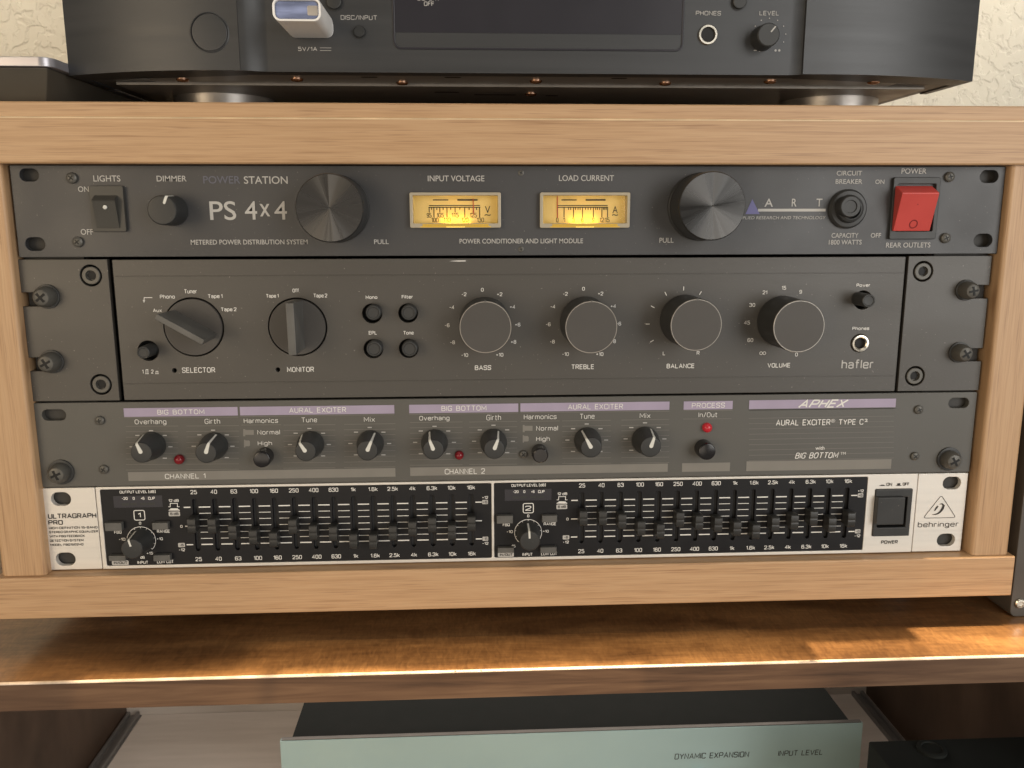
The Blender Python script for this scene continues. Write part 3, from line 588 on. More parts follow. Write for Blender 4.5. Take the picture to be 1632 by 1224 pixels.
# meters
def meter(a, frame_o, volts):
    x0, x1, z0, z1 = a
    fx = lambda px: pt(frame_o, px, 0, YP+2)[0]
    holder = B(); box(holder, x0+.1, x1-.1, YP+6, YP+7, z0+.1, z1-.1)
    mt = obj('meter', holder, M['dial_card'], ps)
    bm = B(); sweep(bm, rrect(x0+1.2, x1-1.2, z0+1.6, z1-1.2, .3, 2), YP+3.0, YP+3.4, 'y'); obj('dial', bm, M['dial'], mt)
    # clear plastic front: rim and gently bowed window
    rim = plate(rrect(x0, x1, z0, z1, .8, 3), [rrect(x0+1.5, x1-1.5, z0+2.2, z1-1.5, .4, 2)], YP-3.0, 3.0+6, .35); obj('rim', rim, M['rim_clear'], mt)
    bm = B(); n = 24; prev = None
    for i in range(n+1):
        t = i/n; xx = x0+1.55+(x1-x0-3.1)*t; yy = YP-1.4-1.1*(1-(2*t-1)**2)
        c = [bm.verts.new((xx, yy, z0+2.25)), bm.verts.new((xx, yy, z1-1.55)), bm.verts.new((xx, yy+.6, z1-1.55)), bm.verts.new((xx, yy+.6, z0+2.25))]
        if prev:
            for k in range(4): bm.faces.new((prev[k], c[k], c[(k+1) % 4], prev[(k+1) % 4]))
        else: bm.faces.new(c[::-1])
        prev = c
    bm.faces.new(prev); obj('window', bm, M['pane'], mt)
    bm = B()
    nr = 46
    for i in range(nr):
        xx = x0+6+(x1-x0-12)*(i+.5)/nr; lathe_y = YP-2.6
        box(bm, xx-.26, xx+.26, YP-3.25, YP-2.9, z0+.5, z0+1.9)
    box(bm, x0+5, x1-5, YP-3.05, YP-2.7, z0+.25, z0+.75); lb = obj('light_bar', bm, M['lampstrip'], mt)
    bm = B(); xm = (x0+x1)/2; box(bm, xm-4.5, xm+4.5, YP-3.12, YP-2.8, z0+.3, z0+.7, .1); obj('bulb', bm, M['lamphot'], lb)
    ink, red = B(), B(); yy = YP+2.85
    S = lambda px, py: (x0+(x1-x0)*px, z1-(z1-z0)*py)      # fractions of the meter's front
    def seg(p, q, w): fline(ink, [S(*p), S(*q)], w, yy)
    if volts:
        xa, xb = .205, .770; ticks = [.207,.259,.325,.404,.494,.601,.696,.766]; long = [0,1,0,1,0,1,0,1]; mins = [.233,.292,.362,.446,.547,.650,.733]
    else:
        xa, xb = .205, .770; ticks = [.207,.281,.387,.488,.610,.706,.770]; long = [1,1,1,1,1,1,1]; mins = [.33,.355,.41,.437,.46,.52,.55,.58,.635,.655,.68,.723,.738,.754]
    seg((xa,.365),(xb,.365), .42); seg((xa-.005,.415),(xb+.005,.415), .42)
    for t, l in zip(ticks, long): seg((t,.415),(t,.70 if l else .56), .42)
    for t in mins: seg((t,.415),(t,.49), .4)
    seg((.25,.205),(.42,.205), .55); seg((.52,.205),(.745,.205), .75)
    lab = ([('95',.205,.64),('100',.27,.775),('105',.33,.64),('110',.404,.775),('115',.494,.64),('120',.601,.775),('125',.696,.64),('130',.775,.775)] if volts
           else [('0',.205,.775),('1',.281,.775),('3',.387,.775),('6',.488,.775),('9',.610,.775),('12',.706,.775),('15',.768,.775)])
    for s, px, py in lab:
        cx, cz = S(px, py); h = 2.2; w = len(s)*1.15; stext(ink, s, cx-w/2, cx+w/2, cz-h/2, cz+h/2, yy, .26, 2.6)
    cx, cz = S(.855, .47); text(ink, 'V' if volts else 'A', cx-1.3, cx+1.3, cz-1.9, cz+1.5, yy); cx, cz = S(.855, .635); text(ink, '~', cx-1.5, cx+1.5, cz-.4, cz+.4, yy, .02)
    obj('scale_print', ink, M['print_dark'], mt, smooth=False)
    p, q = ((.694,.17),(.70,.62)) if volts else ((.203,.1),(.205,.72))
    fline(red, [S(*p), S(*q)], .38, yy-.5); g_ = bmesh.ops.extrude_face_region(red, geom=red.faces[:])
    for v in g_['geom']:
        if isinstance(v, bmesh.types.BMVert): v.co.y += .2
    obj('needle', red, M['needle'], mt)
    d = bpy.data.lights.new('meter_lamp', 'AREA'); o = bpy.data.objects.new('meter_lamp', d); COL.objects.link(o)
    d.shape = 'RECTANGLE'; d.size = (x1-x0)*.3*MM; d.size_y = 1.2*MM; d.energy = .0017; d.color = (1, .56, .05)
    o.location = ((x0+x1)/2*MM, (YP+.6)*MM, (z0+2.5)*MM); o.rotation_euler = (R(140), 0, 0)
meter(mL, K3, True); meter(mR, K3, False)
# circuit breaker button
cx, cz = pt(K5, 335, 385, YP-2); bm = B(); rr = rad(K5, 335, 385, 140, YP)
lathe(bm, cx, cz, [(rr, YP), (rr, YP-1.2), (rr*.9, YP-2.4), (rr*.72, YP-2.6), (rr*.66, YP-5), (rr*.55, YP-5.6), (rr*.5, YP-5.6)], 6*8); bk = obj('breaker_button', bm, M['knob_black'], ps)
bm = B(); cx, cz = pt(K5, 352, 367, YP-9); rr = rad(K5, 352, 367, 78, YP-9); lathe(bm, cx, cz, [(rr, YP-3), (rr, YP-8.5), (rr*.9, YP-9.2), (rr*.6, YP-9.2), (rr*.55, YP-8.6), (0, YP-8.5)]); obj('plunger', bm, M['knob_black'], bk)
# red rocker
a0, a1, a2, a3 = rect(K5, 640, 152, 985, 608, YP)
bz = obj('rocker_switch', plate(rrect(a0, a1, a2, a3, .9, 3), [rrect(a0+2.6, a1-2.2, a2+4, a3-3.2, .4, 2)], YP-2, 2.05, .3), M['knob_black'], ps)
b0 = pt(K5, 668, 500, YP-3)[0]; b1 = pt(K5, 935, 530, YP-3)[0]; zt = pt(K5, 830, 215, YP-2)[1]; zb = pt(K5, 800, 548, YP-3)[1]; zr = pt(K5, 870, 266, YP-9)[1]
bm = B(); sweep(bm, [(YP+1, zb), (YP+1, zt), (YP-2, zt), (YP-9.2, zr+.15), (YP-9.2, zr-.5), (YP-3.2, zb)], b0, b1, 'x', .35, 3); rk = obj('rocker', bm, M['red'], bz)
ink = B()
def on_rocker(z): return YP-3.2-(z-zb)/(zr-zb)*6.0-.12
z_ = pt(K5, 853, 330, YP-8)[1]; x_ = pt(K5, 853, 330, YP-8)[0]
for px, za, zb2 in ((x_, z_-1.6, z_+1.6),): quad(ink, ((px-.25, on_rocker(za), za), (px+.25, on_rocker(za), za), (px+.25, on_rocker(zb2), zb2), (px-.25, on_rocker(zb2), zb2)))
z_ = pt(K5, 812, 497, YP-4)[1]; x_ = pt(K5, 812, 497, YP-4)[0]; n0 = len(ink.verts); ink.verts.ensure_lookup_table()
before = set(ink.verts); fline(ink, circ(x_, z_, 1.9, 28), .5, 0, True)
for v in ink.verts:
    if v not in before: v.co.y = on_rocker(v.co.z)
obj('symbol_print', ink, M['red_ink'], bz, smooth=False)

# ================================================================== 2. preamplifier
HZ0, HZ1 = 89.4, 159.2
pre = thing('preamplifier', 'wide black preamplifier with four round knobs and two bar selector knobs', 'preamplifier', (0, 0, HZ0))
YH = -1.0
ex0 = pt(H1, 110, 400)[0]; earL0, earL1 = -241.5, (pt(H1, 665, 60)[0]+pt(H1, 740, 920)[0])/2
mx0 = (pt(H1, 700, 60, YH)[0]+pt(H1, 762, 920, YH)[0])/2; mx1 = (pt(H5, 703, 45, YH)[0]+pt(H5, 622, 1100, YH)[0])/2
earR0, earR1 = (pt(H5, 724, 40)[0]+pt(H5, 647, 1105)[0])/2, 241.3
def notch(zc, side):
    h = 3.4; x = earL0 if side < 0 else earR1; L_ = 10.5*(1 if side < 0 else -1)
    A_ = arc(x+L_-h*(1 if side < 0 else -1), zc, h, -90, 90, 10) if side < 0 else arc(x+L_+h, zc, h, 90, 270, 10)
    return A_
nz1, nz2 = pt(H1, 240, 300)[1], pt(H1, 275, 702)[1]
nzr1, nzr2 = pt(H5, 1200, 320)[1], pt(H5, 1150, 815)[1]
outL = [(earL0, HZ0)]+[(earL1, HZ0), (earL1, HZ1), (earL0, HZ1)]
for zc in (nz1, nz2):
    outL += [(earL0, zc+3.4)]+arc(earL0+7, zc, 3.4, 90, -90, 10)+[(earL0, zc-3.4)]
outR = [(earR1, HZ1), (earR0, HZ1), (earR0, HZ0), (earR1, HZ0)]
for zc in (nzr2, nzr1):
    outR += [(earR1, zc-3.4)]+arc(earR1-7, zc, 3.4, 270, 90, 10)+[(earR1, zc+3.4)]
socket = {(-1): ((H1,562,152),(H1,625,827)), 1: ((H5,842,160),(H5,778,980))}
for side, out in ((-1, outL), (1, outR)):
    hl = []
    for f, x, yv in socket[side]:
        c = pt(f, x, yv); hl.append(circ(*c, 5.2, 36))
    ear = obj('rack_ear', plate(out, hl, 0, 3.2), M['panel_brown'], pre)
    for f, x, yv in socket[side]:
        cx, cz = pt(f, x, yv)
        bm = B(); lathe(bm, cx, cz, [(4.3, 2), (4.3, .2), (4.0, -.1), (2.6, -.1), (2.5, 0), (2.4, 1.6), (0, 1.7)], 36); sc = obj('socket_screw', bm, M['screw_black'], ear)
        bm = B(); lathe(bm, cx, cz, [(2.3, 1.4), (0, 1.4)], 6); obj('hex_recess', bm, M['cross'], sc, smooth=False)
selX, selZ = pt(H1, 1200, 472, YH); selR = rad(H1, 1200, 470, 187, YH)
monX, monZ = pt(H2, 379, 618, YH); monR = rad(H2, 379, 618, 240, YH)
hl = [circ(selX, selZ, selR), circ(monX, monZ, monR)]
for f, x, yv, r in ((H2,985,508,80),(H2,1277,505,78),(H2,995,795,78),(H2,1282,792,78),(H1,918,618,64),(H5,370,385,72),(H5,345,722,70)): hl.append(circ(*pt(f, x, yv, YH), rad(f, x, yv, r, YH), 28))
for f, x, yv in ((H1,1080,740),(H2,218,965)): hl.append(circ(*pt(f, x, yv, YH), 1.1, 14))
pre_plate = obj('faceplate', plate(rrect(mx0, mx1, HZ0+.3, HZ1-.2, .5, 2), hl, YH, 3.4), M['panel_brown'], pre)
gz1 = (pt(H2, 500, 203, YH)[1]+pt(H4, 800, 175, YH)[1])/2; gz2 = (pt(H1, 1100, 820, YH)[1]+pt(H4, 800, 972, YH)[1])/2
chassis(pre, -214, 214, HZ0+1, HZ1-1)
bm = B()
for zz in (gz1, gz2): box(bm, mx0+.3, mx1-.3, YH-.28, YH+.05, zz, zz+.45, .1)
obj('raised_line', bm, M['panel_brown'], pre_plate)
y = YH-.2; g = B()
for s, f, a in (('Tuner',H1,(1140,237,1220,263)),('Phono',H1,(990,270,1083,295)),('Tape 1',H1,(1287,268,1378,298)),('Tape 2',H1,(1368,350,1465,379)),('Aux',H1,(947,357,1002,379)),
    ('1',H1,(881,735,889,760)),('2',H1,(936,735,951,759)),('SELECTOR',H1,(1127,721,1333,754)),
    ('Tape 1',H2,(122,350,225,387)),('Off',H2,(337,305,390,337)),('Tape 2',H2,(508,347,620,386)),('MONITOR',H2,(293,942,513,984)),
    ('Mono',H2,(932,362,1027,390)),('Filter',H2,(1225,357,1317,387)),('EPL',H2,(957,650,1024,680)),('Tone',H2,(1238,650,1322,680)),
    ('BASS',H3,(348,826,466,860)),('TREBLE',H3,(1045,819,1210,854)),('BALANCE',H4,(300,862,513,897)),('VOLUME',H4,(1072,857,1246,892)),
    ('Power',H5,(320,255,428,281)),('Phones',H5,(287,593,420,619))):
    TS(g, s, f, *a, y=y, w=.36 if s.isupper() and len(s) > 3 else .29)
for f, lst, h in ((H3, (('0',402,280),('-2',270,313),('+2',527,313),('-4',182,407),('+4',620,404),('-6',148,537),('+6',657,532),('-8',187,660),('+8',627,657),('-10',275,752),('+10',527,750),
        ('0',1133,273),('-2',1002,310),('+2',1256,308),('-4',912,402),('+4',1348,399),('-6',878,530),('+6',1385,525),('-8',908,655),('+8',1347,652),('-10',1003,745),('+10',1250,745)), 27),
        (H4, (('L',280,783),('R',541,780),('21',1052,317),('15',1197,282),('9',1325,313),('30',955,413),('45',915,548),('60',940,682),('∞',1035,782),('0',1293,792)), 29)):
    for s, x, yv in lst:
        if s == '∞':
            px, pz = pt(f, x, yv, y)
            for k in (-.85, .85): fline(g, circ(px+k, pz, .75, 16), .28, y, True)
            continue
        TSC(g, s, f, x, yv, h, y=y, w=.29)
for x, yv, ang in ((430,287,0),(293,327,-28),(558,322,30),(193,427,-62),(155,559,90),(187,690,60)):
    cx, cz = pt(H4, x, yv, y); L_ = 1.0; sx, sz = math.sin(R(ang))*L_, math.cos(R(ang))*L_; fline(g, [(cx-sx, cz-sz), (cx+sx, cz+sz)], .42, y)
fline(g, [pt(H1,943,289,y), pt(H1,893,289,y), pt(H1,892,312,y)], .32, y)
p = [pt(H1, *q, y) for q in ((884,303),(900,303),(892,322))]; g.faces.new([g.verts.new((q[0], y, q[1])) for q in p])
for cx, top in ((910,735),(972,745)):      # in / out symbols beside 1 and 2
    fline(g, [pt(H1,cx-11,760,y), pt(H1,cx+11,760,y)], .3, y); fline(g, [pt(H1,cx-6,760,y), pt(H1,cx-6,top,y), pt(H1,cx+6,top,y), pt(H1,cx+6,760,y)], .3, y)
hq = rect(H5, 203, 850, 455, 922, y); hl_ = B(); stext(hl_, 'hafler', *hq, y, .62, 2.2); obj('logo_print', hl_, M['print_grey'], pre_plate, smooth=False)
obj('lettering', g, M['print_white'], pre_plate, smooth=False)
ch_ = B(); a_ = [pt(F, u, v, YH) for u, v in ((716,416.2),(728,415.2),(742,415),(742,416.6),(730,416.8))]
ch_.faces.new([ch_.verts.new((p[0], YH-.06, p[1])) for p in a_]); obj('chip_print', ch_, M['print_white'], pre_plate, smooth=False)
# bar selector knobs
def bar_knob(cx, cz, r, bar_c, ang, length, w, d):
    bm = B(); lathe(bm, cx+.0, cz, [(r*.955, YH+5), (r*.955, YH-.6), (r*.94, YH-.9), (0, YH-.9)], 64); k = obj('selector_knob', bm, M['knob_top'], pre, origin=(cx, YH, cz))
    ca, sa = math.cos(R(ang)), math.sin(R(ang)); bx, bz_ = bar_c
    tmp = bmesh.new()
    def C_(p, q, yy): return tmp.verts.new((bx+ca*p-sa*q, yy, bz_+sa*p+ca*q))
    f0 = [C_(p, q, YH-d) for p, q in ((-length/2,-w/2),(length/2,-w/2),(length/2,w/2),(-length/2,w/2))]
    f1 = [C_(p, q, YH-.85) for p, q in ((-length*.48,-w*.56),(length*.48,-w*.56),(length*.48,w*.56),(-length*.48,w*.56))]
    tmp.faces.new(f0); tmp.faces.new(f1[::-1])
    for i in range(4): tmp.faces.new((f0[i], f1[i], f1[(i+1)%4], f0[(i+1)%4]))
    bmesh.ops.recalc_face_normals(tmp, faces=tmp.faces); _bev(tmp, tmp.faces, .35, 2)
    b2 = B(); merge(b2, tmp); hb = obj('grip_bar', b2, M['knob_edge'], k)
d = 22
bx, bz_ = pt(H1, 1112, 487, YH-d); p = pt(H1, 967, 407, YH-d); q = pt(H1, 1262, 568, YH-d)
bar_knob(selX, selZ, selR, (bx, bz_), math.degrees(math.atan2(q[1]-p[1], q[0]-p[0])), math.dist(p, q), rad(H1, 1112, 487, 19, YH-d)*2, d)
bx, bz_ = pt(H2, 325, 637, YH-d); p = pt(H2, 312, 425, YH-d); q = pt(H2, 338, 850, YH-d)
bar_knob(monX, monZ, monR, (bx, bz_), math.degrees(math.atan2(q[1]-p[1], q[0]-p[0])), math.dist(p, q), rad(H2, 325, 637, 33, YH-d)*2, d)
# small push buttons
def push(f, x, yv, r, d, m='knob_black', parent=pre, Y0=YH, name='push_button', ring=True):
    cx, cz = pt(f, x, yv, Y0-d); rr = rad(f, x, yv, r, Y0-d)
    bm = B(); lathe(bm, cx, cz, [(rr*1.06, Y0+2), (rr*1.04, Y0-d*.75), (rr, Y0-d+.25), (rr*.9, Y0-d), (rr*.8, Y0-d), (rr*.7, Y0-d+.35), (0, Y0-d+.5)] if ring else
                     [(rr*1.08, Y0+.0), (rr*1.06, Y0-d*.8), (rr*.98, Y0-d+.3), (rr*.86, Y0-d), (0, Y0-d)], 36)
    return obj(name, bm, M[m], parent)
for f, x, yv, r in ((H2,992,503,60),(H2,1281,503,60),(H2,1000,797,62),(H2,1288,797,62)): push(f, x, yv, r, 7)
push(H1, 886, 630, 39, 11); push(H5, 417, 390, 50, 12)
# headphone jack
cx, cz = pt(H5, 345, 722, YH); bm = B(); lathe(bm, cx, cz, [(6.0, YH-.05), (6.0, YH-.5), (5.6, YH-.7)], 6)
bm.free(); bm = B(); lathe(bm, cx, cz, [(4.5, YH+2), (4.5, YH-.7), (4.2, YH-1.2), (3.4, YH-1.3), (2.8, YH-.8), (2.75, YH+3)], 40); jk = obj('headphone_jack', bm, M['steel'], pre)
bm = B(); lathe(bm, cx, cz, [(2.74, YH+1.4), (0, YH+1.4)], 24); obj('jack_hole', bm, M['cross'], jk)
# round control knobs
for f, x, yv, r, d in ((H3,425,552,190,20),(H3,1190,552,190,22),(H4,527,567,198,22),(H4,1313,578,198,22.5)):
    cx, cz = pt(f, x, yv, YH-d); rr = rad(f, x, yv, r, YH-d)
    bm = B(); lathe(bm, cx, cz, [(rr*1.02, YH), (rr*1.0, YH-d+.9), (rr*.992, YH-d+.45)], 72); kb = obj('control_knob', bm, M['knob_black'], pre, origin=(cx, YH, cz))
    bm = B(); lathe(bm, cx, cz, [(rr*.994, YH-d+.5), (rr*.99, YH-d+.15), (rr*.975, YH-d-.02), (rr*.958, YH-d-.02)], 72); obj('rim', bm, M['knob_rim'], kb)
    bm = B(); lathe(bm, cx, cz, [(rr*.96, YH-d), (0, YH-d)], 72); obj('top_face', bm, M['knob_top'], kb)
    bm = B(); box(bm, cx-.5, cx+.5, YH-d-.05, YH-d+7, cz+rr*.965, cz+rr*1.012, .1); obj('index_mark', bm, M['knob_edge'], kb)
for f, x, yv, r, ro in ((H1,248,290,68,.7),(H1,278,700,66,.5),(H5,1240,315,70,.2),(H5,1185,810,70,.6)): cross_screw(pre, f, x, yv, r, 7.5, hole_shadow=r*1.15, name='rack_screw', rot=ro)

# ================================================================== 3. exciter
AZ0, AZ1 = 45.0, 88.5
exc = thing('signal_processor', 'grey signal processor with lavender title bars and eight pointer knobs', 'signal processor', (0, 0, AZ0))
hl = [slot_hole(A1, 208, 143, 173, 80), slot_hole(A6, 1121, 110, 158, 80), circ(*pt(A1, 240, 580), 3.4, 20), circ(*pt(A6, 1075, 572), 3.4, 20)]
ex_plate = obj('faceplate', plate(rrect(-241.6, 240.9, AZ0, AZ1, .4, 2), hl, 0, 3.2), M['panel_grey'], exc)
chassis(exc, -214, 214, AZ0+1, AZ1-1)
lin, wht = B(), B(); y = -.2; lav, mid = 'title_bar', 'channel_bar'
def bar(bm, fa, xa, ya0, ya1, fb, xb, yb0, yb1, yy=-.15):
    p0, p1, q0, q1 = pt(fa,xa,ya0,yy), pt(fa,xa,ya1,yy), pt(fb,xb,yb0,yy), pt(fb,xb,yb1,yy)
    t = B(); frect(t, (p0[0]+p1[0])/2, (q0[0]+q1[0])/2, (p1[1]+q1[1])/2, (p0[1]+q0[1])/2, yy); obj(bm, t, M['print_lavender' if bm == 'title_bar' else 'print_mid'], ex_plate, smooth=False)
bar(lav, A1,713,92,152, A1,1536,86,150); bar(lav, A2,122,100,175, A2,1460,85,158); bar(lav, A3,55,70,132, A3,843,58,118); bar(lav, A4,160,70,140, A4,1452,54,128)
bar(lav, A5,123,124,206, A5,613,119,202); bar(lav, A5,778,116,200, A6,628,73,143)
bar(mid, A1,745,556,620, A2,1470,630,704); bar(mid, A3,62,520,582, A4,1437,594,664); bar(mid, A5,106,740,828, A5,586,737,822); bar(mid, A5,750,728,820, A6,592,545,625)
for f, x0, x1, dark in ((A1,(700,1560),0,0),): pass
def lines(fa, xa, fb, xb, va, vb, n, w=.22, skip=()):
    for i in range(n):
        if i in skip: continue
        p, q = pt(fa, xa, va[0]+(va[1]-va[0])*i/(n-1), -.15), pt(fb, xb, vb[0]+(vb[1]-vb[0])*i/(n-1), -.15)
        fline(lin, [p, q], w, -.15)
lines(A1,728,A1,1105,(224,540),(222,537),9); lines(A1,1165,A1,1545,(222,537),(219,534),9)
lines(A2,500,A2,950,(258,632),(254,628),9); lines(A2,1025,A2,1470,(252,626),(246,620),9)
lines(A3,60,A3,440,(197,505),(192,502),9); lines(A3,488,A3,835,(193,500),(188,497),9)
lines(A4,522,A4,945,(222,592),(216,588),9); lines(A4,1035,A4,1450,(215,588),(208,582),9)
lines(A5,775,A6,612,(294,716),(212,540),9); lines(A5,778,A6,625,(212,212.1),(152,152.1),2)
for a, b in (((A1,713,160),(A1,1540,157)),((A2,122,184),(A2,1460,168)),((A3,55,140),(A3,843,127)),((A4,160,150),(A4,1452,138)),((A5,118,300),(A5,602,297)),((A2,135,258),(A2,478,255)),((A4,165,226),(A4,500,222)),((A5,123,216),(A5,613,212))): fline(lin, [pt(*a, -.15), pt(*b, -.15)], .25, -.15)
obj('stripe_pattern', lin, M['print_line'], ex_plate, smooth=False)
y = -.3
for s, f, a, bo in (('BIG  BOTTOM',A1,(955,103,1295,138),.012),('AURAL  EXCITER',A2,(548,106,1043,150),.012),('Overhang',A1,(792,172,1020,217),.004),('Girth',A1,(1297,168,1408,206),.004),('CHANNEL  1',A1,(1010,566,1303,602),.02),
    ('Harmonics',A2,(155,198,452,240),.004),('Normal',A2,(273,299,468,340),.004),('High',A2,(277,395,400,443),.004),('Tune',A2,(655,192,790,234),.004),('Mix',A2,(1197,186,1292,230),.004),
    ('BIG  BOTTOM',A3,(288,75,613,112),.012),('AURAL  EXCITER',A4,(572,76,1050,121),.012),('Overhang',A3,(128,147,346,189),.004),('Girth',A3,(613,139,718,180),.004),('CHANNEL  2',A3,(312,530,603,569),.02),
    ('Harmonics',A4,(190,163,473,207),.004),('Normal',A4,(297,264,485,306),.004),('High',A4,(297,357,415,406),.004),('Tune',A4,(675,160,802,204),.004),('Mix',A4,(1195,153,1287,197),.004),
    ('PROCESS',A5,(205,138,535,188),.02),('In/Out',A5,(272,231,460,284),.004)): TS(wht, s, f, *a, y=y, w=.26 if bo < .01 else .33, rnd=3.4)
TS(wht, 'APHEX', F, 1272, 636.6, 1352.5, 650, y=y, w=.8, rnd=2, shear=.4)
TS(wht, 'AURAL  EXCITER', F, 1236.8, 668.5, 1323.5, 678, y=y, w=.42, rnd=3.4); T(wht, '®', F, 1324.5, 668, 1331, 673.5, y=y, bold=.0)
TS(wht, 'TYPE  C', F, 1336.5, 668, 1376, 677, y=y, w=.42, rnd=3.4); T(wht, '2', F, 1378, 667.5, 1383, 672.5, y=y, bold=.022)
T(wht, 'with', F, 1299.7, 711, 1314, 716.8, y=y, bold=.01); TS(wht, 'BIG  BOTTOM', F, 1267, 721, 1337, 730.5, y=y, w=.42, rnd=3.4, shear=.25); T(wht, 'TM', F, 1339.5, 720.5, 1347.8, 724.5, y=y, bold=.0)
obj('lettering', wht, M['print_white'], ex_plate, smooth=False)
ic = B()
for f, x, yv, w, h, t in ((A2,150,293,92,62,0),(A2,157,385,58,67,1),(A4,180,257,85,63,0),(A4,180,346,57,64,1)):
    p = lambda a, b: pt(f, x+w*a, yv+h*b, -.15)
    for q in ([(0,0),(.2,0),(.2,1),(0,1)], [(.2,.12),(1,.12),(1,.8),(.2,.8)] if not t else [(.2,.1),(.75,.1),(.9,.25),(.9,.75),(.75,.85),(.2,.85)]):
        ic.faces.new([ic.verts.new((p(*c)[0], -.15, p(*c)[1])) for c in q])
obj('symbol_print', ic, M['print_mid'], ex_plate, smooth=False)
tk = B()
for f, x, yv, r, ang, tcx, tcy in ((A1,838,416,76,-22,910,372),(A1,1305,418,75,19,1358,368),(A2,690,488,88,-32,724,427),(A2,1225,482,88,24,1247,418),
    (A3,230,394,73,-20,238,340),(A3,670,390,73,21,664,332),(A4,775,456,88,-29,735,388),(A4,1291,450,88,18,1240,378)):
    pointer_knob(exc, f, x, yv, r, 15, ang, 1.36, skirt=.22, w=1.15, inner=.12, wf=1.75)
    sc_ = 1.2 if f in (A2, A4) else 1.0
    for a in (-135, -90, -45, 0, 45, 90, 135):
        px, py = tcx+math.sin(R(a))*140*sc_, tcy-math.cos(R(a))*116*sc_
        fline(tk, [pt(f, px-15*sc_, py, -.3), pt(f, px+15*sc_, py, -.3)], .5, -.3)
obj('tick_marking', tk, M['print_grey'], ex_plate, smooth=False)
for f, x, yv, r, d, m in ((A2,308,560,72,8,'knob_gloss'),(A4,335,525,66,8,'knob_gloss'),(A5,360,630,84,8,'knob_gloss')): push(f, x, yv, r, d, m, exc, 0, ring=False)
for f, x, yv, r, m in ((A1,1110,466,36,'led_red'),(A3,416,435,33,'led_red'),(A5,362,389,48,'led_lit')):
    cx, cz = pt(f, x, yv, -1.5); rr = rad(f, x, yv, r, -1.5)
    bm = B(); lathe(bm, cx, cz, [(rr, .02), (rr, -1.2)]+[(rr*math.cos(R(a)), -1.2-rr*.8*math.sin(R(a))) for a in (20, 40, 60, 80)]+[(0, -1.2-rr*.8)], 28); obj('indicator_light', bm, M[m], exc)
for f, x, yv, r in ((A1,533,186,38),(A1,562,540,38),(A6,815,165,38),(A6,785,530,36),(A4,187,516,40)): cross_screw(exc, f, x, yv, r*.92, 1.6)
cross_screw(exc, A1, 218, 580, 76, 6.5, hole_shadow=96, name='rack_screw', rot=.4); cross_screw(exc, A6, 1093, 572, 72, 6.5, hole_shadow=92, name='rack_screw', rot=.5)

# ================================================================== 4. graphic equaliser
EX0, EX1, EZ0, EZ1 = -242.1, 240.5, .5, 44.4
eq = thing('graphic_equaliser', 'silver and black graphic equaliser with thirty sliders, lowest in the rack', 'equaliser', (0, 0, EZ0))
wz0 = (pt(B1,745,1004)[1]+pt(B5,1500,640)[1])/2; wz1 = (pt(B1,683,170)[1]+pt(B5,1548,50)[1])/2
w1 = ((pt(B1,683,170)[0]+pt(B1,745,1004)[0])/2, pt(B3,1536,420)[0]); w2 = (pt(B4,38,400)[0], (pt(B5,1548,50)[0]+pt(B5,1500,640)[0])/2)
sx0 = (pt(B1,636,150)[0]+pt(B1,692,1040)[0])/2; sx1 = (pt(B6,690,80)[0]+pt(B6,632,770)[0])/2
slots = [slot_hole(B1,252,275,215,146), slot_hole(B1,303,927,212,142)]; slots_r = [slot_hole(B6,990,168,160,112), slot_hole(B6,937,675,158,112)]
pa = rect(B6, 290, 217, 617, 635)
obj('end_plate', plate(rrect(EX0, sx0-.25, EZ0, EZ1, .4, 2), slots, 0, 3), M['silver'], eq)
obj('end_plate', plate(rrect(sx1+.25, EX1, EZ0, EZ1, .4, 2), slots_r, 0, 3), M['silver'], eq)
eq_plate = obj('faceplate', plate(rrect(sx0+.25, sx1-.25, EZ0, EZ1+.2, .4, 2), [rrect(*w1, wz0, wz1, .8, 3), rrect(*w2, wz0, wz1, .8, 3), rrect(*pa, .5, 2)], -.3, 3), M['silver'], eq)
chassis(eq, -214, 214, EZ0+1, EZ1-1)
DXC = pt(B4,753,117)[0]-pt(B2,285,167)[0]
fx0, fx1 = pt(B2,285,167)[0], pt(B3,1345,122)[0]
f2x0, f2x1 = pt(B4,753,117)[0], pt(B5,1385,85)[0]
tz = (pt(B2,285,167)[1]+pt(B5,1385,85)[1])/2; bz_ = (pt(B2,325,795)[1]+pt(B5,1345,607)[1])/2
trow = [(pt(B2,388,yy)[1]+pt(B5,1300,y2)[1])/2 for yy, y2 in ((307,203),(366,251),(425,299),(485,349),(542,399),(600,448),(657,493))]
szt = (pt(B2,293,230)[1]+pt(B5,1240,145)[1])/2; szb = (pt(B2,320,722)[1]+pt(B5,1370,545)[1])/2
YW = -.1
inkw, chip, inkd = B(), B(), B(); yw = YW-.2
freqs = ['25','40','63','100','160','250','400','630','1k','1.6k','2.5k','4k','6.3k','10k','16k']
caps = {0: [(B2,258,490),(B2,443,492),(B2,640,550),(B2,838,595),(B2,1015,618),(B2,1200,497),(B2,1388,553),(B2,1570,563),(B3,245,632),(B3,427,637),(B3,617,557),(B3,800,517),(B3,975,482),(B3,1165,547),(B3,1350,470)],
        1: [(B4,762,392),(B4,918,390),(B4,1077,417),(B4,1225,475),(B4,1382,498),(B4,1545,402),(B5,165,428),(B5,322,445),(B5,473,477),(B5,627,500),(B5,785,443),(B5,940,423),(B5,1102,390),(B5,1250,445),(B5,1410,403)]}
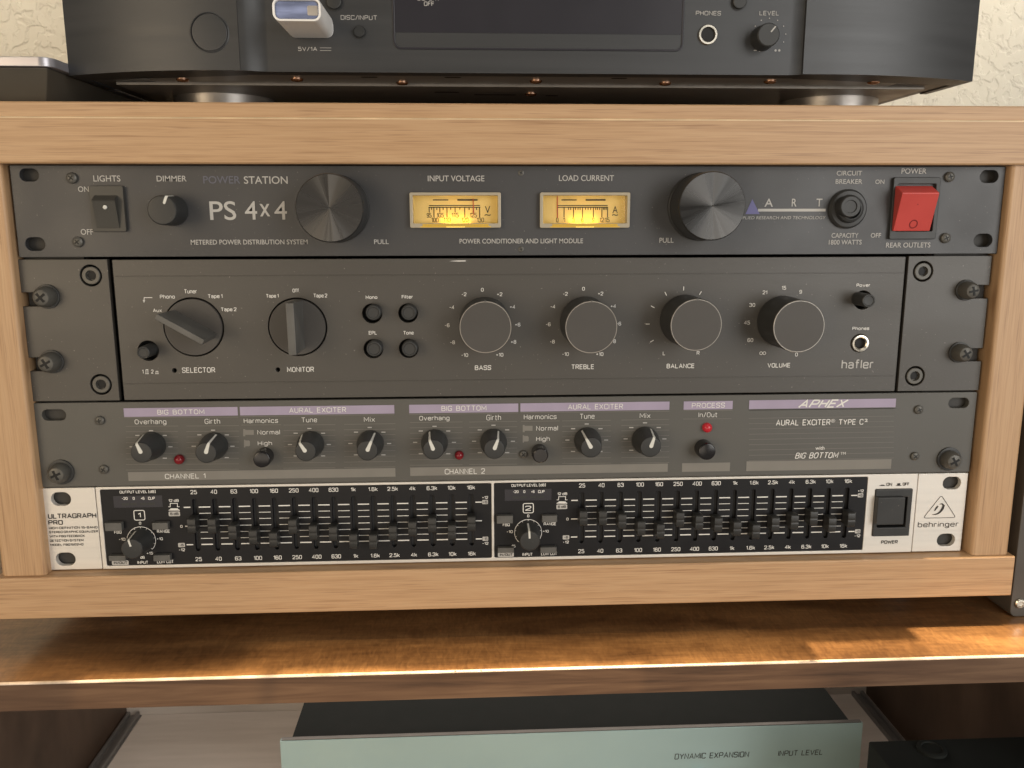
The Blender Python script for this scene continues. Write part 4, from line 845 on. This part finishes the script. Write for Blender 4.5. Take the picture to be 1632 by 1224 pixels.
for ch in (0, 1):
    xa, xb = (fx0, fx1) if ch == 0 else (f2x0, f2x1); st = (xb-xa)/14; ww = w1 if ch == 0 else w2
    xs = [xa+st*i for i in range(15)]
    hl = [rrect(x-1.15, x+1.15, szb, szt, 1.1, 4) for x in xs]
    win = obj('control_panel', plate(rrect(ww[0]+.12, ww[1]-.12, wz0+.12, wz1-.12, .7, 3), hl, YW, 2.4, .15), M['panel_window'], eq)
    bm = B(); box(bm, xs[0]-4, xs[14]+4, YW+2.6, YW+3.2, szb-1, szt+1); obj('slot_backing', bm, M['slot_shade'], eq)
    for x, s in zip(xs, freqs):
        w = sum({'1': 1.0, '.': .6}.get(c, 1.62) for c in s); h = 2.2
        for zz in (tz, bz_): stext(inkw, s, x-w/2, x+w/2, zz-h/2, zz+h/2, yw, .32, 1.8)
    for i in range(14):
        xm = (xs[i]+xs[i+1])/2-.15
        for j, zz in enumerate(trow): frect(inkw, xm-2.95, xm+2.95, zz-(.3 if j in (0, 6) else .17), zz+(.3 if j in (0, 6) else .17), yw)
    for j in (0, 3, 6):
        frect(inkw, xs[0]-5.6, xs[0]-2.2, trow[j]-.3, trow[j]+.3, yw); frect(inkw, xs[14]+2.2, xs[14]+5.5, trow[j]-.3, trow[j]+.3, yw)
    # right hand end: +12 / +6 and -6 / -12
    xe = xs[14]+7.2
    for zc, s in ((trow[0], '+6'), (trow[6], '-6')):
        P = rrect(xe-1.5, xe+1.5, zc-1.15, zc+1.15, .4, 3); chip.faces.new([chip.verts.new((p[0], yw, p[1])) for p in P]); stext(inkd, s, xe-1.1, xe+1.1, zc-.75, zc+.75, yw-.1, .24, 1.6)
    stext(inkw, '+12', xe-1.6, xe+1.6, trow[0]+1.7, trow[0]+3.2, yw, .26, 1.6); stext(inkw, '-12', xe-1.6, xe+1.6, trow[6]-3.3, trow[6]-1.8, yw, .26, 1.6)
    dx = 0 if ch == 0 else DXC
    def t_(s, a, bo=.012, b=inkw, yy=None): TS(b, s, B1, *a, y=yw if yy is None else yy, w=.27 if bo < .02 else .42, rnd=1.8, dx=dx)
    dz = 0
    for s, a in (('OUTPUT LEVEL (dB)',(888,178,1278,214)),('-20',(912,253,975,283)),('0',(1030,252,1052,282)),('+6',(1117,252,1157,282)),('CLIP',(1197,250,1270,282)),
                 ('0',(1098,521,1122,550)),('-10',(880,695,950,726)),('+10',(1290,690,1357,720)),('+15',(1180,847,1250,877)),('-15',(930,855,995,885)),('INPUT',(1082,945,1198,977)),('FBQ',(830,617,910,652)),
                 ('RANGE',(1293,607,1433,640)),('LOW CUT',(1293,935,1475,970)),('12 dB',(1417,275,1530,306)),('0',(1545,556,1570,585)),('-12',(1530,810,1597,840))):
        if s == '-15' and ch == 0: continue
        t_(s, a)
    if ch == 0: t_('dB', (1112,890,1160,921))
    def R_(a): q = rect(B1, *a, yw); return q[0]+dx, q[1]+dx, q[2], q[3]
    q = R_((1045,398,1160,502)); fline(inkw, rrect(*q, .8, 4), .42, yw, True); t_('1' if ch == 0 else '2', (1085,424,1118,476) if ch == 0 else (1068,424,1136,478), .03)
    for a, s, ta in (((805,940,986,990),'IN/OUT',(825,950,972,980)),((1420,409,1543,460),'6 dB',(1437,419,1527,448)),((1522,750,1597,796),'-6',(1537,760,1582,786))):
        q = R_(a); P = rrect(*q, .5, 3); chip.faces.new([chip.verts.new((p[0], yw, p[1])) for p in P]); t_(s, ta, .01, inkd, yw-.1)
    pp = lambda x, yv: (pt(B1, x, yv, yw)[0]+dx, pt(B1, x, yv, yw)[1])
    fline(inkw, [pp(1417,358), pp(1437,358), pp(1437,322), pp(1515,322), pp(1515,358), pp(1537,358)], .35, yw); fline(inkw, [pp(1419,395), pp(1540,395)], .4, yw)
    fline(inkw, [pp(1440,380), pp(1520,380)], .5, yw); fline(inkw, [pp(1430,388), pp(1530,388)], .35, yw)
    dcx, dcz = pp(1125, 719); dr = rad(B1, 1125, 719, 154, yw)
    fline(inkw, arc(dcx, dcz, dr, 225, -45, 48), .3, yw)
    for a in range(225, -46, -27): fline(inkw, [(dcx+dr*math.cos(R(a)), dcz+dr*math.sin(R(a))), (dcx+(dr-1.2)*math.cos(R(a)), dcz+(dr-1.2)*math.sin(R(a)))], .28, yw)
    # level display, buttons
    q = R_((822,240,1352,366)); disp = B(); box(disp, q[0], q[1], YW-.12, YW+.05, q[2], q[3], .05); dsp = obj('level_display', disp, M['cd_display'], eq)
    for a in ((915,318,990,345),(1005,316,1075,343),(1110,314,1180,341),(1195,312,1270,339)):
        l = R_(a); bm = B(); box(bm, l[0], l[1], YW-.2, YW-.1, l[2], l[3]); obj('display_segment', bm, M['knob_black'], dsp)
    for a in ((748,512,940,605),(1258,510,1438,592),(790,865,982,928),(1270,858,1462,930)):
        l = R_(a); bm = B(); sweep(bm, rrect(l[0]+.2, l[1]-.2, l[2]+.2, l[3]-.1, .4, 3), YW-3.2, YW+.02, 'y', .4); obj('push_button', bm, M['knob_edge'], eq)
    # input knob
    kx = dcx; kz = dcz; ang = -14 if ch == 0 else -3; d = 13; rr = 5.2
    bm = B(); lathe(bm, kx, kz, [(6.4, YW), (6.3, YW-2), (6.0, YW-2.6), (rr, YW-d+.5), (rr*.93, YW-d+.1), (rr*.85, YW-d), (0, YW-d)], 48); kn = obj('knob', bm, M['knob_black'], eq, origin=(kx, YW, kz))
    bm = B(); sx, sz = math.sin(R(ang)), math.cos(R(ang)); P = [(1.6, YW-d-.1), (rr*.93, YW-d-.1), (rr+.1, YW-d+.5), (6.05, YW-2.9)]; hw = .48
    A_ = [bm.verts.new((kx+sx*q_+sz*hw, yy, kz+sz*q_-sx*hw)) for q_, yy in P]; C_ = [bm.verts.new((kx+sx*q_-sz*hw, yy, kz+sz*q_+sx*hw)) for q_, yy in P]
    for i in range(3): bm.faces.new((A_[i], A_[i+1], C_[i+1], C_[i]))
    obj('pointer', bm, M['pointer'], kn, smooth=False)
    # slider caps
    for i, (f, x, yv) in enumerate(caps[ch]):
        d = 7.5; cz = pt(f, x, yv, YW-d)[1]; cx = xs[i]; hw, hh = 2.1, 4.15
        bm = B()
        P = [(YW-.3, cz-hh*.9), (YW-d+1.2, cz-hh), (YW-d+.1, cz-hh*.86), (YW-d-.25, cz-1.0), (YW-d+.15, cz), (YW-d-.25, cz+1.0), (YW-d+.1, cz+hh*.86), (YW-d+1.2, cz+hh), (YW-.3, cz+hh*.9)]
        sweep(bm, P, cx-hw, cx+hw, 'x', .35, 2)
        box(bm, cx-.8, cx+.8, YW-.4, YW+3, cz-2.2, cz+2.2)
        sl = obj('slider', bm, M['slider'] if 'slider' in M else M.setdefault('slider', mat('black slider cap', (.026,.026,.025), .32, var=.2, dust=.3)), eq, origin=(cx, YW, cz))
    if ch == 0: pass
# printing on the silver plates
ink = B(); y = -.2
for s, a in (('ULTRAGRAPH',(112,430,635,484)),('PRO',(115,503,272,554)),('HIGH-DEFINITION 15-BAND',(122,572,648,598)),('STEREO GRAPHIC EQUALIZER',(125,617,655,643)),('WITH FBQ FEEDBACK',(130,664,512,690)),('DETECTION SYSTEM',(132,711,497,736)),('MODEL FBQ1502HD',(137,757,495,782))):
    TS(ink, s, B1, *a, y=y, w=.46 if a[3]-a[1] > 40 else .21, rnd=1.6)
obj('lettering', ink, M['print_dark'], bpy.data.objects['end_plate'], smooth=False)
obj('lettering', inkw, M['print_white'], eq_plate, smooth=False); obj('chip_print', chip, M['print_grey'], eq_plate, smooth=False)
TS(inkd, 'ON', B6, 408, 165, 458, 193, y=-.5, w=.3, rnd=1.8); TS(inkd, 'OFF', B6, 553, 162, 612, 190, y=-.5, w=.3, rnd=1.8); TS(inkd, 'POWER', B6, 360, 677, 508, 708, y=-.5, w=.36, rnd=1.8)
for (x0, x1, yb, h) in ((345,397,193,6),(492,541,192,18)):
    a = rect(B6, x0, yb-5, x1, yb, -.5); frect(inkd, *a, -.5); a = rect(B6, x0+12, yb-5-h, x1-10, yb-5, -.5); frect(inkd, *a, -.5)
obj('lettering', inkd, M['print_dark'], eq_plate, smooth=False)
ink = B()
tri = [pt(B6, *q, y) for q in ((897,276),(735,480),(1025,474))]
def round_poly(P, r, n=6):
    out = []
    for i in range(len(P)):
        a, b, c = Vector(P[i-1]), Vector(P[i]), Vector(P[(i+1) % len(P)]); p0 = b+(a-b).normalized()*r; p1 = b+(c-b).normalized()*r
        out += [tuple((p0*(1-t)**2+b*2*t*(1-t)+p1*t*t)) for t in [k/n for k in range(n+1)]]
    return out
fline(ink, round_poly(tri, 1.6), .28, y, True)
def blade(pts, ws):
    P = [Vector(pt(B6, *q, y)) for q in pts]; va, vb = [], []
    for i, p in enumerate(P):
        dd = (P[min(i+1, len(P)-1)]-P[max(i-1, 0)]).normalized(); nn = Vector((-dd.y, dd.x)); va.append(ink.verts.new((p.x+nn.x*ws[i]/2, y, p.y+nn.y*ws[i]/2))); vb.append(ink.verts.new((p.x-nn.x*ws[i]/2, y, p.y-nn.y*ws[i]/2)))
    for i in range(len(P)-1): ink.faces.new((vb[i], vb[i+1], va[i+1], va[i]))
blade([(880,355),(905,352),(917,368),(908,395),(890,420),(865,440),(840,448),(815,447)], [.2,.7,1.3,1.35,1.1,.8,.5,.2])
blade([(866,372),(852,390),(840,408),(832,416)], [.8,.9,.6,.15])
TS(ink, 'behringer', B6, 688, 510, 1050, 570, y=y, w=.36, rnd=3)
ends = [o for o in bpy.data.objects if o.name.startswith('end_plate')]
obj('lettering', ink, M['print_dark'], ends[1], smooth=False)
# power push switch
bm = B(); obj('x', B(), M['void']) if False else None
a0, a1, a2, a3 = pa
fr_ = plate(rrect(a0+.05, a1-.05, a2+.05, a3-.05, .4, 2), [rrect(a0+2.0, a1-2.6, a2+5.0, a3-4.4, .3, 2)], -1.2, 4, .35)
psw = obj('power_switch', fr_, M['knob_black'], eq)
l = rect(B6, 325, 297, 568, 540, -4); bm = B(); sweep(bm, rrect(l[0], l[1], l[2], l[3], .5, 3), -4, 2, 'y', .4); obj('button', bm, M['knob_black'], psw)

# ================================================================== disc player on the rack
ZC = 245.6; YC = -4.0
cd = thing('disc_player', 'black disc player with curved ends and copper screws on the rack top', 'disc player', (5, 150, 231.3))
cl0, cl1 = pt(C1, 1145, 200, YC)[0], pt(C1, 1275, 200, YC)[0]; cr1, cr0 = atY(1281, 60, YC)[0], atY(1262, 60, YC)[0]
CXL, CXR = -214.5, 229.5; CH = ZC+115
def side_prof(xi, xo):
    P = []
    for i in range(15):
        s = i/14; P.append((xi+(xo-xi)*s, YC-1.5+18*max(0, (s-.12)/.88)**2.0))
    P += [(xo, YC+20), (xo, YC+60), (xo-(4 if xo > 0 else -4), YC+60), (xo-(4 if xo > 0 else -4), YC+30), (xi, YC+12)]
    return P
bm = B(); sweep(bm, side_prof(cl0, CXL), ZC, CH, 'z'); obj('side_panel', bm, M['cd_black'], cd, ang=40)
bm = B(); sweep(bm, side_prof(cr1, CXR), ZC, CH, 'z'); obj('side_panel', bm, M['cd_black'], cd, ang=40)
dsp = (atY(626, 40, YC)[0], atY(1090, 40, YC)[0], atY(800, 80, YC)[1], CH-20)
jx, jz = pt(C3, 122, 165, YC); bx2, bz2 = pt(C2, 85, 150, YC)
P = [(cl0+.05, YC-1.2)]+[(cl0+(cl1-cl0)*t, YC-1.2+3.2*(3*t*t-2*t**3)) for t in (.15,.3,.45,.6,.75,.9,1)]+[(cr0, YC+2), (cr1-.1, YC+.2), (cr1-.1, YC+11), (cl0+.05, YC+11)]
bm = B(); sweep(bm, P, ZC+.05, CH, 'z'); cp = obj('centre_panel', bm, M['cd_black'], cd)
YM = YC+2
dq = (atY(626, 40, YM)[0], atY(1090, 40, YM)[0], atY(800, 80, YM)[1])
bm = plate(rrect(dq[0], dq[1], dq[2], CH-18, 3.5, 5), [rrect(dq[0]+1.0, dq[1]-1, dq[2]+1.0, CH-19, 2.6, 5)], YM-.5, .6, .2); obj('display_frame', bm, M['cd_display'], cd)
zl = atY(800, 53, YM)[1]
bm = B(); box(bm, dq[0]+1, dq[1]-1, YM-.05-.12, YM-.02, zl, CH-19); obj('display_window', bm, M['cd_display'], cd)
ink = B(); ye = YM-.3
TS(ink, 'DISC/INPUT', F, 543, 24, 601, 32, y=ye, w=.26, rnd=1.8); TS(ink, 'OFF', F, 675.7, 2.5, 692, 9.5, y=ye, w=.26, rnd=1.8); TS(ink, 'DISPLAY', F, 665, -7, 701, 0.8, y=ye, w=.26, rnd=1.8)
TS(ink, 'PHONES', F, 1109, 17.5, 1149, 24.5, y=ye, w=.26, rnd=1.8); TS(ink, 'LEVEL', F, 1210.5, 17.5, 1241.5, 24.5, y=ye, w=.26, rnd=1.8); TS(ink, '5V/1A', F, 475, 74.5, 505.5, 81.5, y=ye, w=.26, rnd=1.8)
for a, b in ((76,76.6),(80.2,80.8)): q = rect(F, 510, a, 528, b, ye); frect(ink, *q, ye)
for k in range(9):
    a = R(-120+30*k); p, q = pt(C3, 415+78*math.sin(a), 163-76*math.cos(a), ye); P = circ(p, q, .28, 8); ink.faces.new([ink.verts.new((c[0], ye, c[1])) for c in P])
for x, yv in ((368,241),(444,241),(462,241)):
    p, q = pt(C3, x, yv, ye); P = circ(p, q, .55, 10); ink.faces.new([ink.verts.new((c[0], ye, c[1])) for c in P])
q = rect(C3, 340, 239, 354, 243, ye); frect(ink, *q, ye)
obj('lettering', ink, M['print_grey'], cp, smooth=False)
# round power button on the left wing
cx, cz = pt(C1, 1003, 155, YC-1.5); rr = rad(C1, 1003, 155, 84, YC-1.5)
ys = YC-.2
bm = B(); lathe(bm, cx, cz, [(rr*1.12, ys), (rr*1.12, ys-1.4), (rr*1.06, ys-1.7), (rr*1.02, ys-1.0), (rr, ys-1.0), (rr, ys-1.8), (rr*.95, ys-2.0), (0, ys-2.0)], 48); obj('power_button', bm, M['cd_black'], cd)
for f, x, yv, r in ((C2,85,150,26),(C3,275,6,32),(C1,1595,5,34)):
    cx, cz = pt(f, x, yv, YM-2); rr = rad(f, x, yv, r, YM-2); bm = B(); lathe(bm, cx, cz, [(rr*1.2, YM+.02), (rr*1.2, YM-.3), (rr*1.02, YM-.3), (rr, YM-1.8), (rr*.9, YM-2), (0, YM-2)], 32); obj('round_button', bm, M['knob_black'], cd)
cx, cz = pt(C3, 122, 165, YM-1); bm = B(); lathe(bm, cx, cz, [(4.6, YM), (4.6, YM-.8), (4.3, YM-1.2), (3.5, YM-1.2), (3.2, YM-.8), (3.1, YM-.05)], 40); jk = obj('headphone_jack', bm, M['steel'], cd)
bm = B(); lathe(bm, cx, cz, [(3.15, YM-.12), (0, YM-.12)], 28); obj('jack_hole', bm, M['cross'], jk)
cx, cz = pt(C3, 412, 165, YM-9); bm = B(); lathe(bm, cx, cz, [(5.8, YM), (5.7, YM-2), (5.3, YM-8.5), (4.8, YM-9), (0, YM-9)], 40); lk = obj('level_knob', bm, M['knob_black'], cd)
bm = B(); sx, sz = math.sin(R(40)), math.cos(R(40)); box(bm, -.3, .3, YM-9.1, YM-8.9, 1.5, 4.8)
for v in bm.verts: v.co = Vector((cx+v.co.x*sz+v.co.z*sx, v.co.y, cz-v.co.x*sx+v.co.z*sz))
obj('index_mark', bm, M['print_grey'], lk)
# body and underside
yb = atZ(816, 138, ZC-.8)[1]
bm = B(); box(bm, CXL+3, CXR-3, YC+32, 340, ZC+.6, CH, 1); obj('body', bm, M['cd_metal'], cd)
bm = B(); box(bm, CXL+14, CXR-14, max(yb, YC+13), 338, ZC-1.0, ZC+.5, .3)
obj('bottom_plate', bm, M['cd_under_bounce'], cd)
bm = B(); box(bm, CXL+34, CXR-34, YC+11, yb+30, ZC+.35, ZC+1.2, .1); obj('bottom_lip', bm, M['cd_under_bounce'], cd)
for u, v in ((291,126),(473,125.5),(641,131),(854,128.5),(1060,132),(1227,129),(1392,130),(846,149)):
    zz = ZC+.35 if v < 140 else ZC-1.0; x, yy = atZ(u, v, zz); bm = B(); latheZ(bm, x, yy, [(3.1, zz+.1), (3.1, zz-.5), (2.6, zz-1.1), (1.4, zz-1.4), (0, zz-1.45)], 28); obj('bottom_screw', bm, M['copper'], cd)
for u0, u1, v in ((692,732,147),(755,823,151),(869,890,152.5),(575,602,123),(708,735,123.5),(974,1000,125)):
    zz = (ZC-1.0 if v > 140 else ZC+.35)-.06; xa, ya = atZ(u0, v, zz); xb, yb2 = atZ(u1, v, zz); r_ = 1.6
    bm = B(); P = rrect(xa, xb, ya-r_, ya+r_, r_*.95, 5); bm.faces.new([bm.verts.new((p[0], p[1], zz)) for p in P][::-1]); obj('vent_slot', bm, M['cross'], cd, smooth=False)
for u, v in ((335, 147.5), (1352, 151.5)):
    x, yy = atZ(u, v, ZC-1.1); yy += 27
    bm = B(); latheZ(bm, x, yy, [(27, ZC-1.05), (27, ZC-4), (26.4, ZC-5), (26.4, 232.2), (25.5, 231.3), (0, 231.3)], 64); obj('foot', bm, M['chrome'], cd)
# white plug-in adapter in the player's usb socket
d = 34; Y1 = YM-d
a = rect(F, 434, -6, 511, 34, Y1)
ad = thing('usb_adapter', 'white plastic adapter with a translucent blue end plugged into the disc player', 'adapter', ((a[0]+a[1])/2, YM, a[2]))
ow = a[2]
bm = plate(rrect(*a, 3.2, 6), [rrect(a[0]+.9, a[1]-.9, a[2]+1.1, a[3]-1.6, 2.2, 5)], Y1, d-.3, .9); hs = obj('housing', bm, M['usb_white'], ad)
bm = B(); sweep(bm, rrect(a[0]+1.0, a[1]-1.0, a[2]+1.2, a[3]-1.7, 2.1, 5), Y1+1.0, Y1+6, 'y', .3); obj('blue_window', bm, M['usb_blue'], ad)
cx, cz = pt(C1, 1493, 48, Y1); bm = B(); sweep(bm, rrect(cx-2.2, cx+2.2, cz-2, cz+2, .6, 3), Y1+.7, Y1+2, 'y', .2); obj('chrome_highlight', bm, M['chrome'], ad)  # small chrome plate put in for the highlight on the blue end

# ------------------------------------------------------------------ thin slab at the left, beside the disc player
Y0_ = -5.0
xs_, zt_ = atY(80, 90, Y0_); zb_ = atY(40, 105.5, Y0_)[1]
sb = thing('media_device', 'flat dark device with a rounded silver front rim beside the disc player', 'media device', (xs_-100, 80, 231.3))
bm = B(); sweep(bm, rrect(xs_-190, xs_, Y0_, 190, 6, 6), zb_, zt_, 'z', .5); obj('top_slab', bm, M['slab_silver'], sb)
xb_ = atY(188, 158, 30)[0]
bm = B(); tmp = bmesh.new()
top = [(xs_-186, Y0_+2.0), (xs_-2.5, Y0_+2.0), (xs_-2.5, 186), (xs_-186, 186)]; bot = [(xs_-176, 6), (xs_-9, 6), (xs_-9, 175), (xs_-176, 175)]
v0 = [tmp.verts.new((*p, zb_-.02)) for p in top]; v1 = [tmp.verts.new((*p, 231.35)) for p in bot]
tmp.faces.new(v0); tmp.faces.new(v1[::-1])
for i in range(4): tmp.faces.new((v0[i], v1[i], v1[(i+1)%4], v0[(i+1)%4]))
bmesh.ops.recalc_face_normals(tmp, faces=tmp.faces); _bev(tmp, tmp.faces, 1.0, 2); merge(bm, tmp); obj('body', bm, M['slab_dark'], sb)

# ------------------------------------------------------------------ grey box right of the rack
bx0 = atY(1610, 965, 2)[0]; zb0 = ZS+.1
sp = thing('speaker_box', 'dark grey upright box with a silver corner screw, right of the wooden rack', 'speaker', (bx0+70, 80, ZS))
bm = B(); sweep(bm, rrect(bx0, bx0+140, zb0, 190, 4, 5), 1.5, 220, 'y', .8); obj('cabinet', bm, M['box_grey'], sp)
cx, cz = atY(1625, 961, 1.4); bm = B(); lathe(bm, cx, cz, [(2.9, 1.6), (2.9, .6), (2.4, .1), (1.5, .0), (1.3, .4), (0, .45)], 28); obj('corner_screw', bm, M['steel'], sp)

# ------------------------------------------------------------------ printing belongs to the surface it is printed on
PRINT = {'lettering', 'tick_marking', 'chip_print', 'stripe_pattern', 'symbol_print', 'logo_print', 'scale_print'}
hosts = {}
for o in list(bpy.data.objects):
    if o.name.split('.')[0] in PRINT and o.parent is not None and o.parent.type == 'MESH': hosts.setdefault(o.parent.name, []).append(o)
for hn, kids in hosts.items():
    h = bpy.data.objects[hn]; bm = bmesh.new(); bm.from_mesh(h.data)
    for k in kids:
        h.data.materials.append(k.data.materials[0]); idx = len(h.data.materials)-1; n0 = len(bm.faces); nv = len(bm.verts)
        bm.from_mesh(k.data); bm.faces.ensure_lookup_table(); bm.verts.ensure_lookup_table()
        for f in bm.faces[n0:]: f.material_index = idx
        for v in bm.verts[nv:]: v.co += k.location
        bpy.data.objects.remove(k)
    bm.to_mesh(h.data); bm.free(); h.data.update()

SC.render.engine = 'CYCLES'
